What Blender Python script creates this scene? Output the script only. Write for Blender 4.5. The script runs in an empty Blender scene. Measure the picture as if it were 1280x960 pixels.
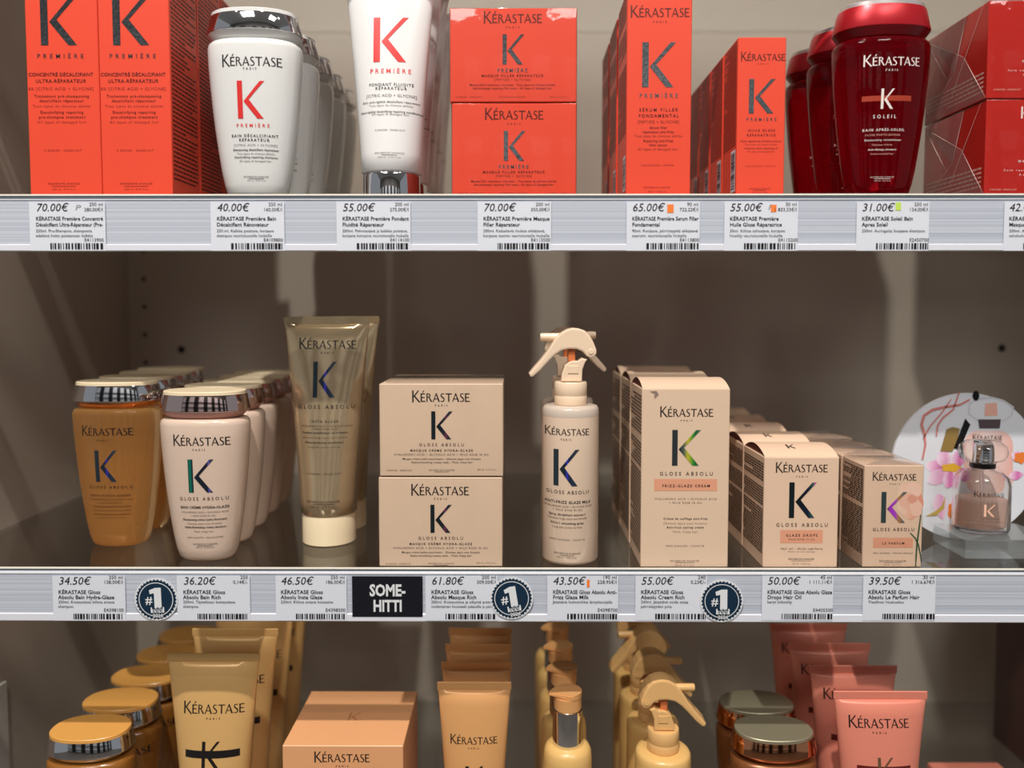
import bpy, bmesh, math, random
from mathutils import Vector, Matrix, Euler
random.seed(7)
SC = bpy.context.scene
COL = SC.collection
# ------------------------------------------------------------------ camera, world, lights, exposure
F = 1000.0                       # focal length in pixels of the 1280x960 frame
D = 0.581                        # camera to the front plane of the shelves
PITCH, YAW = math.radians(3.09), math.radians(0.2865)
cam_data = bpy.data.cameras.new('camera')
cam = bpy.data.objects.new('camera', cam_data); COL.objects.link(cam)
cam.location = (0, -D, 0)
cam.rotation_euler = (math.pi / 2 - PITCH, 0, YAW)
cam_data.sensor_width = 36.0
cam_data.lens = F / 1280 * 36
cam_data.shift_y = -38 / 1280
cam_data.clip_start = 0.02
cam_data.dof.use_dof = True
cam_data.dof.focus_distance = 0.60
cam_data.dof.aperture_fstop = 2.6
SC.camera = cam
RC = cam.rotation_euler.to_matrix()

world = bpy.data.worlds.new('shop_air'); SC.world = world
world.use_nodes = True
world.node_tree.nodes['Background'].inputs[0].default_value = (0.9, 0.95, 1.0, 1)
world.node_tree.nodes['Background'].inputs[1].default_value = 0.26

SC.view_settings.view_transform = 'Standard'
SC.view_settings.look = 'None'
SC.view_settings.gamma = 1.0
SC.view_settings.use_curve_mapping = False
SC.view_settings.exposure = 0.0

CEIL, FLOOR = 1.98, -1.34
# ceiling spots, the outer two added for gloss: x, y, watts
SPOTS = [(-1.25, -1.30, 14), (-0.17, -1.03, 172), (1.25, -1.30, 14)]
# ceiling panels added as fill light: x, y, sx, sy, watts
FILL_PANELS = [(-0.9, -2.0, 0.6, 0.6, 30), (0.9, -2.0, 0.6, 0.6, 30)]

def at(u, v, Y):
    d = RC @ Vector(((u - 640) / F, (442 - v) / F, -1))
    t = (Y + D) / d.y
    return Vector((d.x * t, Y, d.z * t))

YB = 0.338                       # back wall
Z1 = at(640, 243.0, -.003).z     # top faces of the three glass shelves in view, and the one above
Z2 = at(640, 710.5, -.003).z
Z3 = Z2 - .270
Z0 = at(640, 36, YB - .004).z

# ------------------------------------------------------------------ materials
def lin(c):
    return tuple(((x / 255) / 12.92 if x / 255 <= .04045 else ((x / 255 + .055) / 1.055) ** 2.4) for x in c) + (1,)
MATS = {}
def pmat(name, rgb, rough=.4, metal=0, **kw):
    if name in MATS: return MATS[name]
    m = bpy.data.materials.new(name); m.use_nodes = True
    nt = m.node_tree; b = nt.nodes['Principled BSDF']
    b.inputs['Base Color'].default_value = lin(rgb)
    b.inputs['Roughness'].default_value = rough
    b.inputs['Metallic'].default_value = metal
    for k, v in kw.items():
        if k == 'grain':                       # grain = (scale, amount): slight procedural mottling of the base colour
            n = nt.nodes.new('ShaderNodeTexNoise'); n.inputs['Scale'].default_value = v[0]; n.inputs['Detail'].default_value = 4
            tc = nt.nodes.new('ShaderNodeTexCoord'); nt.links.new(tc.outputs['Object'], n.inputs['Vector'])
            mx = nt.nodes.new('ShaderNodeMix'); mx.data_type = 'RGBA'
            c = lin(rgb)
            mx.inputs[6].default_value = tuple(x * (1 - v[1]) for x in c[:3]) + (1,)
            mx.inputs[7].default_value = tuple(min(1, x * (1 + v[1])) for x in c[:3]) + (1,)
            nt.links.new(n.outputs['Fac'], mx.inputs[0]); nt.links.new(mx.outputs[2], b.inputs['Base Color'])
        elif k == 'bump':                      # bump = (scale, strength)
            n = nt.nodes.new('ShaderNodeTexNoise'); n.inputs['Scale'].default_value = v[0]; n.inputs['Detail'].default_value = 3
            tc = nt.nodes.new('ShaderNodeTexCoord'); nt.links.new(tc.outputs['Object'], n.inputs['Vector'])
            bp = nt.nodes.new('ShaderNodeBump'); bp.inputs['Strength'].default_value = v[1]; bp.inputs['Distance'].default_value = v[2] if len(v) > 2 else .001
            nt.links.new(n.outputs['Fac'], bp.inputs['Height']); nt.links.new(bp.outputs['Normal'], b.inputs['Normal'])
        else:
            b.inputs[k].default_value = v
    MATS[name] = m
    return m

def mix_glass(name, tint, ior=1.45, rough=0.0, bump=None, haze=None):
    """thin clear sheet: transparent plus fresnel gloss, optional milky part"""
    m = bpy.data.materials.new(name); m.use_nodes = True
    nt = m.node_tree; nt.nodes.clear()
    out = nt.nodes.new('ShaderNodeOutputMaterial')
    tr = nt.nodes.new('ShaderNodeBsdfTransparent'); tr.inputs[0].default_value = tint + (1,)
    gl = nt.nodes.new('ShaderNodeBsdfGlossy'); gl.inputs['Roughness'].default_value = rough
    # Schlick reflectance, the same from both sides of the sheet
    f0 = ((ior - 1) / (ior + 1)) ** 2
    geo = nt.nodes.new('ShaderNodeNewGeometry'); dot = nt.nodes.new('ShaderNodeVectorMath'); dot.operation = 'DOT_PRODUCT'
    nt.links.new(geo.outputs['Normal'], dot.inputs[0]); nt.links.new(geo.outputs['Incoming'], dot.inputs[1])
    def mth(op, a, b):
        n = nt.nodes.new('ShaderNodeMath'); n.operation = op
        for i, q in enumerate((a, b)):
            if q is None: continue
            if isinstance(q, (int, float)): n.inputs[i].default_value = q
            else: nt.links.new(q, n.inputs[i])
        return n.outputs[0]
    p5 = mth('POWER', mth('SUBTRACT', 1.0, mth('ABSOLUTE', dot.outputs['Value'], None)), 5.0)
    fac = mth('ADD', mth('MULTIPLY', p5, 1 - f0), f0)
    mx = nt.nodes.new('ShaderNodeMixShader')
    nt.links.new(fac, mx.inputs[0]); nt.links.new(tr.outputs[0], mx.inputs[1]); nt.links.new(gl.outputs[0], mx.inputs[2])
    last = mx
    if bump:
        n = nt.nodes.new('ShaderNodeTexNoise'); n.inputs['Scale'].default_value = bump[0]; n.inputs['Detail'].default_value = 3
        tc = nt.nodes.new('ShaderNodeTexCoord'); mp = nt.nodes.new('ShaderNodeMapping'); mp.inputs['Scale'].default_value = bump[2]
        nt.links.new(tc.outputs['Object'], mp.inputs[0]); nt.links.new(mp.outputs[0], n.inputs['Vector'])
        bp = nt.nodes.new('ShaderNodeBump'); bp.inputs['Strength'].default_value = bump[1]; bp.inputs['Distance'].default_value = .002
        nt.links.new(n.outputs['Fac'], bp.inputs['Height'])
        nt.links.new(bp.outputs[0], gl.inputs['Normal'])
    if haze:
        df = nt.nodes.new('ShaderNodeBsdfDiffuse'); df.inputs[0].default_value = haze[1] + (1,)
        m2 = nt.nodes.new('ShaderNodeMixShader'); m2.inputs[0].default_value = haze[0]
        nt.links.new(last.outputs[0], m2.inputs[1]); nt.links.new(df.outputs[0], m2.inputs[2]); last = m2
    nt.links.new(last.outputs[0], out.inputs[0])
    MATS[name] = m
    return m

def liquid(name, rgb, inner, fac, ior=1.36, rough=.03):
    """coloured see-through plastic filled with liquid: refraction mixed with a lit, translucent body"""
    m = bpy.data.materials.new(name); m.use_nodes = True
    nt = m.node_tree; b = nt.nodes['Principled BSDF']; out = nt.nodes['Material Output']
    b.inputs['Base Color'].default_value = lin(rgb); b.inputs['Transmission Weight'].default_value = 1
    b.inputs['IOR'].default_value = ior; b.inputs['Roughness'].default_value = rough
    tl = nt.nodes.new('ShaderNodeBsdfTranslucent'); tl.inputs[0].default_value = lin(inner)
    df = nt.nodes.new('ShaderNodeBsdfDiffuse'); df.inputs[0].default_value = lin(inner)
    ad = nt.nodes.new('ShaderNodeMixShader'); ad.inputs[0].default_value = .5
    nt.links.new(tl.outputs[0], ad.inputs[1]); nt.links.new(df.outputs[0], ad.inputs[2])
    mx = nt.nodes.new('ShaderNodeMixShader'); mx.inputs[0].default_value = fac
    nt.links.new(b.outputs[0], mx.inputs[1]); nt.links.new(ad.outputs[0], mx.inputs[2])
    nt.links.new(mx.outputs[0], out.inputs[0])
    MATS[name] = m
    return m

def foil(name, stops, rough=.22, metal=.45, axis='X'):
    """foil sheen painted as fixed colour bands along one axis; also plain printed gradients"""
    m = bpy.data.materials.new(name); m.use_nodes = True
    nt = m.node_tree; b = nt.nodes['Principled BSDF']
    b.inputs['Metallic'].default_value = metal; b.inputs['Roughness'].default_value = rough
    tc = nt.nodes.new('ShaderNodeTexCoord'); sp = nt.nodes.new('ShaderNodeSeparateXYZ')
    nt.links.new(tc.outputs['Generated'], sp.inputs[0])
    rp = nt.nodes.new('ShaderNodeValToRGB'); el = rp.color_ramp.elements
    while len(el) < len(stops): el.new(.5)
    for e, (p, c) in zip(el, stops): e.position = p; e.color = lin(c)
    nt.links.new(sp.outputs[axis], rp.inputs[0]); nt.links.new(rp.outputs[0], b.inputs['Base Color'])
    n = nt.nodes.new('ShaderNodeTexNoise'); n.inputs['Scale'].default_value = 900
    nt.links.new(tc.outputs['Object'], n.inputs['Vector'])
    bp = nt.nodes.new('ShaderNodeBump'); bp.inputs['Strength'].default_value = .25; bp.inputs['Distance'].default_value = .0004
    nt.links.new(n.outputs['Fac'], bp.inputs['Height']); nt.links.new(bp.outputs[0], b.inputs['Normal'])
    MATS[name] = m
    return m

ORANGE = pmat('orange_card', (236, 76, 50), .38, grain=(30, .04))
ORANGE_IN = pmat('orange_card_edge', (190, 50, 30), .6)
RED_CARD = pmat('red_metallic_card', (205, 44, 36), .3, .25, grain=(60, .06))
CREAM_CARD = pmat('cream_card', (226, 196, 168), .42, grain=(40, .03))
PINK_CARD = pmat('pale_pink_card', (230, 196, 168), .42, grain=(40, .03))
MAROON = pmat('maroon_card_inside', (96, 38, 28), .6)
TAN_CARD = pmat('tan_card', (232, 168, 118), .38, grain=(40, .03))
BROWN_CARD = pmat('dark_maroon_card', (74, 42, 38), .4)
PEACH = pmat('peach_print', (228, 160, 128), .45)
INK = pmat('black_ink', (24, 20, 20), .4)
INK_SOFT = pmat('grey_brown_ink', (92, 74, 66), .5)
INK_DKRED = pmat('dark_red_ink', (96, 22, 14), .45)
INK_RED2 = pmat('brown_red_ink', (130, 36, 24), .5)
INK_WHITE = pmat('white_ink', (240, 226, 220), .4)
INK_PALE = pmat('pale_pink_ink', (224, 170, 158), .45)
INK_RED = pmat('red_ink', (232, 60, 52), .35)
SILVER = pmat('silver_foil', (168, 173, 177), .16, 1, bump=(420, .22))
CHROME = pmat('chrome', (225, 225, 228), .05, 1)
COPPER = pmat('copper_chrome', (220, 150, 110), .08, 1)
ROSE_CHROME = pmat('rose_chrome', (226, 200, 196), .06, 1)
WHITE_PL = pmat('white_gloss_plastic', (232, 231, 228), .16, 0, **{'Coat Weight': .4})
WHITE_TUBE = pmat('white_tube_plastic', (236, 234, 232), .25)
CREAM_PL = pmat('cream_gloss_plastic', (222, 196, 176), .17, 0, **{'Coat Weight': .4})
IVORY = pmat('ivory_plastic', (240, 220, 184), .32)
IVORY_PALE = pmat('pale_ivory_plastic', (242, 214, 184), .3)
SHADE_ORANGE = pmat('shaded_inner_plastic', (214, 120, 70), .3)
MILK = pmat('milky_spray_plastic', (236, 208, 182), .2, 0, **{'Coat Weight': .5})
MILK_CLEAR = pmat('cloudy_clear_plastic', (222, 204, 188), .2, 0, **{'Transmission Weight': .15})
GOLD_PL = pmat('golden_yellow_plastic', (226, 182, 112), .3)
GOLD_LID = pmat('amber_gold_lid', (226, 164, 84), .32)
TUBE_GOLD = pmat('satin_gold_tube', (222, 176, 112), .34, .15)
TUBE_PEACH = pmat('satin_peach_gold_tube', (228, 168, 108), .34, .15)
TUBE_PINK = pmat('satin_coral_pink_tube', (230, 138, 116), .34, .12)
BRONZE_PL = pmat('bronze_plastic', (140, 86, 48), .3, .3)
SAGE_LID = pmat('sage_silver_lid', (160, 152, 126), .4, .5)
GOLD_CLEAR = pmat('champagne_gloss_tube', (204, 180, 144), .17, .65, bump=(11, .45, .007), **{'Coat Weight': .5})
AMBER = liquid('amber_shampoo', (255, 224, 172), (255, 200, 124), .26)
RED_BOT = liquid('deep_red_shampoo', (200, 10, 30), (165, 6, 28), .3)
RED_CAP = pmat('red_satin_cap', (186, 30, 40), .32, .35)
WRAP = mix_glass('cellophane', (.97, .97, .97), 1.35, .06, (35, .35, (1, 1, 1)))
WRAP_EDGE = pmat('cellophane_fold_edge', (206, 178, 170), .25)
SHELF_GLASS = mix_glass('shelf_glass', (.90, .91, .90), 1.5, .015)
GLASS_EDGE = pmat('dark_glass_edge', (84, 92, 98), .25)
LIT_EDGE = pmat('lit_edge_tint', (232, 226, 212), .3)
CLEAR = pmat('clear_glass', (252, 250, 248), .0, 0, **{'Transmission Weight': 1.0, 'IOR': 1.45})
ACRYLIC = mix_glass('clear_acrylic', (.9, .93, .93), 1.9, .0, None, (.10, (.86, .9, .92)))
PINK_LIQ = mix_glass('pale_pink_perfume', (.93, .78, .70), 1.3, .0, None, (.18, (.93, .68, .56)))
BLACK_PL = pmat('black_plastic', (20, 18, 18), .3)
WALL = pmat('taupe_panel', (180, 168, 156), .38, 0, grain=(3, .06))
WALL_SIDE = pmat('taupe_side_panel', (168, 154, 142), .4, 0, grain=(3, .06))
HOLE = pmat('dark_hole', (20, 18, 18), .7)
PAPER = pmat('label_paper', (222, 225, 234), .6)
NAVY = pmat('navy_sticker', (16, 44, 66), .4)
STICK_WHITE = pmat('sticker_white', (226, 228, 230), .5)
SIGN_BLACK = pmat('sign_black', (14, 16, 26), .45)
FLUO_OR = pmat('orange_marker', (250, 130, 50), .6)
FLUO_GR = pmat('green_marker', (196, 226, 90), .6)
PENCIL = pmat('pencil_grey', (150, 150, 156), .6)
DISC_WHITE = pmat('display_card_white', (226, 228, 234), .35)
FLOORM = pmat('shop_floor', (120, 112, 104), .4, grain=(4, .1))
CEILM = pmat('shop_ceiling', (205, 203, 198), .8)
FARWALL = pmat('shop_far_wall', (110, 104, 98), .6, grain=(2, .1))
DARKFIX = pmat('dark_fixture', (28, 28, 30), .5)
HOLO_A = foil('foil_painted_sheen_teal', [(0, (40, 60, 66)), (.08, (30, 150, 120)), (.16, (44, 56, 70)), (.5, (40, 46, 60)), (.74, (40, 50, 66)), (.8, (120, 116, 210)), (.88, (60, 70, 96)), (1, (70, 90, 100))])  # foil monograms: shifting sheen painted in as fixed colour bands
HOLO_B = foil('foil_painted_sheen_dark', [(0, (44, 56, 60)), (.3, (36, 46, 52)), (.6, (44, 56, 66)), (.7, (150, 70, 110)), (.76, (50, 60, 70)), (1, (66, 72, 80))])
HOLO_C = foil('foil_painted_sheen_green', [(0, (64, 68, 70)), (.3, (60, 68, 72)), (.42, (110, 130, 110)), (.55, (236, 224, 60)), (.72, (80, 180, 70)), (.82, (24, 120, 70)), (1, (120, 150, 120))], .3)
HOLO_D = foil('foil_painted_sheen_magenta_tips', [(0, (34, 46, 48)), (.4, (26, 34, 40)), (.7, (36, 44, 72)), (.86, (60, 110, 100)), (.93, (230, 100, 210)), (1, (236, 150, 120))], .3)
HOLO_E = foil('foil_painted_sheen_violet', [(0, (70, 90, 90)), (.25, (66, 84, 84)), (.34, (210, 70, 240)), (.55, (214, 90, 240)), (.68, (222, 160, 80)), (.85, (130, 126, 130)), (1, (110, 116, 120))], .3)
HOLO_F = foil('foil_painted_sheen_blue', [(0, (50, 64, 72)), (.45, (40, 52, 66)), (.52, (70, 70, 220)), (.6, (44, 56, 84)), (1, (70, 86, 100))])

def reeded(name):
    m = bpy.data.materials.new(name); m.use_nodes = True
    nt = m.node_tree; b = nt.nodes['Principled BSDF']
    tc = nt.nodes.new('ShaderNodeTexCoord'); mp = nt.nodes.new('ShaderNodeMapping'); mp.inputs['Scale'].default_value = (.3, .3, 620)
    nt.links.new(tc.outputs['Object'], mp.inputs[0])
    n = nt.nodes.new('ShaderNodeTexNoise'); n.inputs['Scale'].default_value = 1.0; n.inputs['Detail'].default_value = 2
    nt.links.new(mp.outputs[0], n.inputs['Vector'])
    rp = nt.nodes.new('ShaderNodeValToRGB'); rp.color_ramp.elements[0].position = .3; rp.color_ramp.elements[1].position = .6
    rp.color_ramp.elements[0].color = lin((166, 172, 186)); rp.color_ramp.elements[1].color = lin((204, 209, 220))
    nt.links.new(n.outputs['Fac'], rp.inputs[0]); nt.links.new(rp.outputs[0], b.inputs['Base Color'])
    b.inputs['Roughness'].default_value = .35
    MATS[name] = m
    return m
RAIL = reeded('reeded_rail_plastic')
RAIL_LIP = pmat('rail_lip_plastic', (226, 228, 236), .25)

# ------------------------------------------------------------------ builders
def tag(o, label, cat, group=None, kind=None):
    if label: o['label'] = label
    if cat: o['category'] = cat
    if group: o['group'] = group
    if kind: o['kind'] = kind
    return o

def thing(name, label, cat, loc, group=None, rz=0):
    o = bpy.data.objects.new(name, None); COL.objects.link(o)
    o.empty_display_size = .01
    o.location = loc; o.rotation_euler = (0, 0, rz)
    return tag(o, label, cat, group)

def obj(name, verts, faces, mat, parent=None, smooth=False, label=None, loc=None, sharp=None):
    me = bpy.data.meshes.new(name)
    me.from_pydata([tuple(v) for v in verts], [], faces)
    me.materials.append(mat)
    me.validate(clean_customdata=False)
    if smooth:
        me.polygons.foreach_set('use_smooth', [True] * len(me.polygons))
        me.set_sharp_from_angle(angle=math.radians(sharp or 40))
    o = bpy.data.objects.new(name, me); COL.objects.link(o)
    if parent: o.parent = parent
    if loc: o.location = loc
    if label: o['label'] = label
    return o

def from_bm(name, bm, mat, parent=None, smooth=False, label=None, sharp=None):
    me = bpy.data.meshes.new(name); bmesh.ops.recalc_face_normals(bm, faces=bm.faces); bm.to_mesh(me); bm.free()
    me.materials.append(mat)
    if smooth:
        me.polygons.foreach_set('use_smooth', [True] * len(me.polygons))
        me.set_sharp_from_angle(angle=math.radians(sharp or 40))
    o = bpy.data.objects.new(name, me); COL.objects.link(o)
    if parent: o.parent = parent
    if label: o['label'] = label
    return o

def box_bm(x0, x1, y0, y1, z0, z1, bev=0, seg=1, bm=None):
    own = bm is None
    if own: bm = bmesh.new()
    vs = [bm.verts.new((x, y, z)) for x in (x0, x1) for y in (y0, y1) for z in (z0, z1)]
    for f in ((0, 1, 3, 2), (4, 6, 7, 5), (0, 4, 5, 1), (2, 3, 7, 6), (0, 2, 6, 4), (1, 5, 7, 3)):
        bm.faces.new([vs[i] for i in f])
    if bev: bmesh.ops.bevel(bm, geom=bm.edges[:], offset=bev, segments=seg, affect='EDGES', profile=.5)
    return bm

def box(name, x0, x1, y0, y1, z0, z1, mat, parent=None, bev=0, seg=1, label=None):
    return from_bm(name, box_bm(x0, x1, y0, y1, z0, z1, bev, seg), mat, parent, label=label)

def loft(sections, seg=40, cap0=True, cap1=True):
    """sections: (z, rx, ry, n) rings of a super-ellipse, bottom to top"""
    vs, fs = [], []
    for (z, rx, ry, n) in sections:
        for k in range(seg):
            a = 2 * math.pi * k / seg
            c, s = math.cos(a), math.sin(a)
            vs.append((rx * math.copysign(abs(c) ** (2 / n), c), ry * math.copysign(abs(s) ** (2 / n), s), z))
    for i in range(len(sections) - 1):
        for k in range(seg):
            k2 = (k + 1) % seg
            fs.append((i * seg + k, i * seg + k2, (i + 1) * seg + k2, (i + 1) * seg + k))
    if cap0: fs.append(tuple(reversed(range(seg))))
    if cap1: fs.append(tuple(range((len(sections) - 1) * seg, len(sections) * seg)))
    return vs, fs

def front_of(sections):
    """y of the front surface of a loft at local x, z"""
    def f(x, z):
        s = sections
        if z <= s[0][0]: a = s[0]
        elif z >= s[-1][0]: a = s[-1]
        else:
            for p, q in zip(s, s[1:]):
                if p[0] <= z <= q[0]:
                    t = (z - p[0]) / max(1e-9, q[0] - p[0]); a = [p[i] + (q[i] - p[i]) * t for i in range(4)]; break
        r = min(.985, abs(x) / a[1])
        return -a[2] * (1 - r ** a[3]) ** (1 / a[3])
    return f

def extrude_poly(pts, y0, y1, bev=0):
    """pts in x,z; a plate between y0 and y1"""
    bm = bmesh.new()
    vs = [bm.verts.new((x, y0, z)) for x, z in pts]
    f = bm.faces.new(vs)
    r = bmesh.ops.extrude_face_region(bm, geom=[f])
    bmesh.ops.translate(bm, vec=(0, y1 - y0, 0), verts=[g for g in r['geom'] if isinstance(g, bmesh.types.BMVert)])
    bmesh.ops.recalc_face_normals(bm, faces=bm.faces)
    if bev:
        ed = [e for e in bm.edges if abs(e.verts[0].co.y - e.verts[1].co.y) < 1e-7]
        bmesh.ops.bevel(bm, geom=ed, offset=bev, segments=2, affect='EDGES', profile=.6)
    return bm

def copy_tree(o, parent=None):
    c = o.copy(); COL.objects.link(c)
    if parent: c.parent = parent
    for ch in list(o.children): copy_tree(ch, c)
    return c

ORD = ['front', 'second', 'third', 'fourth', 'fifth', 'sixth']

# ------------------------------------------------------------------ lettering
GL = {}
def glyph(ch, bold):
    key = (ch, bold)
    if key in GL: return GL[key]
    cu = bpy.data.curves.new('glyph', 'FONT'); cu.resolution_u = 2; cu.offset = {0: 0, 1: .007, 2: .014, 3: .034}[bold]
    ob = bpy.data.objects.new('glyph', cu)
    def mesh_of(t):
        cu.body = t
        return ob.to_mesh()
    m = mesh_of(ch)
    vs = [(v.co.x, v.co.y) for v in m.vertices]; fs = [tuple(p.vertices) for p in m.polygons]
    mx = max([v[0] for v in vs], default=0)
    if ch == ' ': adv = .3
    else:
        m2 = mesh_of(ch + ch); adv = max(v.co.x for v in m2.vertices) - mx
    ob.to_mesh_clear(); bpy.data.objects.remove(ob); bpy.data.curves.remove(cu)
    GL[key] = (vs, fs, adv)
    return GL[key]
CAPH = max(v[1] for v in glyph('H', 0)[0])

def text_geo(t, bold=0):
    vs, fs, x = [], [], 0
    items = []
    for ch in t:
        g = glyph(ch, bold)
        items.append((x, g)); x += g[2]
    return items, x

def lay(t, x0, x1, zb, cap, bold=0, shear=0, track=True, align='fit'):
    """flat text: from x0 to x1, baseline zb, capital height cap -> verts(x,z), faces"""
    items, w = text_geo(t, bold)
    k = cap / CAPH
    nat = w * k
    W = x1 - x0
    tr, sx = 0, 1
    if align == 'fit':
        if nat < W and track and len(t) > 1: tr = (W - nat) / (len(t) - 1)
        else: sx = W / nat
        ox = x0
    elif align == 'l': ox = x0
    elif align == 'r': ox = x1 - nat
    else: ox = (x0 + x1) / 2 - nat / 2
    vs, fs = [], []
    for i, (gx, g) in enumerate(items):
        b = len(vs)
        for (px, py) in g[0]:
            vs.append((ox + (gx + px + shear * py) * k * sx + tr * i, zb + py * k))
        fs += [tuple(b + j for j in f) for f in g[1]]
    return vs, fs

def stroke(path, widths):
    vs, fs = [], []
    n = len(path)
    for i, (x, y) in enumerate(path):
        a = path[max(0, i - 1)]; b = path[min(n - 1, i + 1)]
        dx, dy = b[0] - a[0], b[1] - a[1]; l = math.hypot(dx, dy) or 1
        w = widths[i] / 2
        vs += [(x - dy / l * w, y + dx / l * w), (x + dy / l * w, y - dx / l * w)]
    for i in range(n - 1): fs.append((2 * i, 2 * i + 1, 2 * i + 3, 2 * i + 2))
    return vs, fs

def logo_letters():
    L = {}
    def q(*p): return (list(p), [tuple(range(len(p)))])
    def join(*gs):
        vs, fs = [], []
        for v, f in gs:
            b = len(vs); vs += v; fs += [tuple(b + i for i in x) for x in f]
        return vs, fs
    L['K'] = (join(q((0, -.06), (.17, -.06), (.17, 1.34), (0, 1.34)), q((.15, .66), (.26, .60), (.82, 1.34), (.67, 1.34)), q((.16, .68), (.33, .72), (.98, -.06), (.78, -.06))), 1.0)
    e = [q((0, 0), (.15, 0), (.15, 1), (0, 1)), q((.15, .90), (.54, .90), (.54, 1), (.15, 1)), q((.15, .47), (.48, .47), (.48, .57), (.15, .57)), q((.15, 0), (.58, 0), (.58, .10), (.15, .10))]
    L['E'] = (join(*e), .70)
    L['É'] = (join(*e, q((.2, 1.1), (.28, 1.1), (.46, 1.34), (.32, 1.34))), .70)
    arc = [(.13 + .30 * math.sin(a), .76 + .20 * math.cos(a)) for a in [math.pi * i / 10 for i in range(11)]]
    L['R'] = (join(q((0, 0), (.13, 0), (.13, 1), (0, 1)), stroke(arc, [.08, .08, .09, .1, .12, .13, .12, .1, .09, .08, .08]), q((.22, .55), (.36, .55), (.70, 0), (.52, 0))), .74)
    L['A'] = (join(q((0, 0), (.10, 0), (.46, .98), (.38, 1.02)), q((.35, 1.02), (.47, 1.02), (.85, 0), (.67, 0)), q((.18, .3), (.66, .3), (.63, .37), (.20, .37))), .88)
    s = [(.50, .90), (.42, .95), (.30, .97), (.17, .92), (.11, .80), (.14, .66), (.26, .56), (.38, .46), (.47, .34), (.48, .20), (.40, .08), (.26, .03), (.13, .05), (.04, .11)]
    L['S'] = (stroke(s, [.05, .07, .08, .1, .12, .13, .14, .14, .13, .12, .1, .08, .07, .05]), .64)
    L['T'] = (join(q((.0, .90), (.78, .90), (.78, 1), (.0, 1)), q((.315, 0), (.465, 0), (.465, .93), (.315, .93))), .80)
    return L
LOGO = logo_letters()

def lay_logo(x0, x1, zb):
    word = 'KÉRASTASE'
    w = sum(LOGO[c][1] for c in word) - .1
    k = (x1 - x0) / w
    vs, fs, x = [], [], 0
    for c in word:
        (gv, gf), adv = LOGO[c]
        b = len(vs)
        vs += [(x0 + (x + px) * k, zb + py * k) for px, py in gv]
        fs += [tuple(b + i for i in f) for f in gf]
        x += adv
    return vs, fs

MONO = [[(0, 0), (.151, 0), (.151, 1), (0, 1)], [(.18, .457), (.329, .506), (.786, 1), (.657, .995)], [(.18, .457), (.557, 0), (.734, 0), (.329, .506)]]
def lay_mono(x0, z0, z1, wid=1.0):
    h = z1 - z0
    vs, fs = [], []
    for p in MONO:
        b = len(vs); vs += [(x0 + px * h * wid, z0 + pz * h) for px, pz in p]; fs.append(tuple(b + i for i in range(len(p))))
    return vs, fs

def rect(x0, x1, z0, z1): return [(x0, z0), (x1, z0), (x1, z1), (x0, z1)], [(0, 1, 2, 3)]

def put_print(name, geo, surf, mat, parent, eps=.00018, fine=None, label=None):
    """lay flat ink geometry onto a surface y = surf(x, z)"""
    vs, fs = [], []
    for v, f in geo:
        b = len(vs); vs += v; fs += [tuple(b + i for i in x) for x in f]
    if fine:
        bm = bmesh.new()
        bv = [bm.verts.new((x, 0, z)) for x, z in vs]
        for f in fs:
            try: bm.faces.new([bv[i] for i in f])
            except ValueError: pass
        bmesh.ops.triangulate(bm, faces=bm.faces)
        for _ in range(6):
            lg = [e for e in bm.edges if e.calc_length() > fine]
            if not lg: break
            bmesh.ops.subdivide_edges(bm, edges=lg, cuts=1)
            bmesh.ops.triangulate(bm, faces=bm.faces)
        bm.verts.index_update()
        vs = [(v.co.x, v.co.z) for v in bm.verts]; fs = [tuple(v.index for v in f.verts) for f in bm.faces]
        bm.free()
    return obj(name, [(x, surf(x, z) - eps, z) for x, z in vs], fs, mat, parent, label=label)

class Sheet:
    """turns printed lines measured on the photograph into sizes on one product's front"""
    def __init__(s, root, Y, surf, crop, parent=None, curved=False):
        s.o = root.location.copy(); s.Y = Y; s.surf = surf; s.c = crop; s.root = root; s.g = {}; s.curved = curved
    def xz(s, x, y):
        ox, oy, k = s.c
        p = at(ox + x / k, oy + y / k, s.Y) - s.o
        return p.x, p.z
    def add(s, part, mat, geo): s.g.setdefault((part, mat.name), []).append(geo)
    def text(s, t, x0, x1, yb, cap, mat=None, bold=0, part='lettering', shear=0):
        if t == 'PARIS': yb += cap * .28
        cap *= .74 if t == 'PARIS' else .84
        a, z = s.xz(x0, yb); b, _ = s.xz(x1, yb); _, z2 = s.xz(x0, yb - cap)
        s.add(part, mat or INK, lay(t, a, b, z, z2 - z, bold, shear))
    def logo(s, x0, x1, yb, mat=None):
        a, z = s.xz(x0, yb); b, _ = s.xz(x1, yb)
        s.add('brand_lettering', mat or INK, lay_logo(a, b, z))
    def mono(s, x0, x1, y0, y1, mat):
        a, zt = s.xz(x0, y0); b, zb = s.xz(x1, y1)
        s.add('monogram', mat, lay_mono(a, zb, zt, (b - a) / (.786 * (zt - zb))))
    def bar(s, x0, x1, y0, y1, mat, part='color_band'):
        a, zt = s.xz(x0, y0); b, zb = s.xz(x1, y1)
        s.add(part, mat, rect(a, b, zb, zt))
    def done(s):
        order = {'color_band': .00012, 'underline': .0002}
        for (part, mn), geos in s.g.items():
            big = part in ('monogram', 'color_band', 'brand_lettering', 'underline', 'monogram_bar')
            put_print(part, geos, s.surf, MATS[mn], s.root, order.get(part, .00022), .0025 if (s.curved and big) else None)

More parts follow.
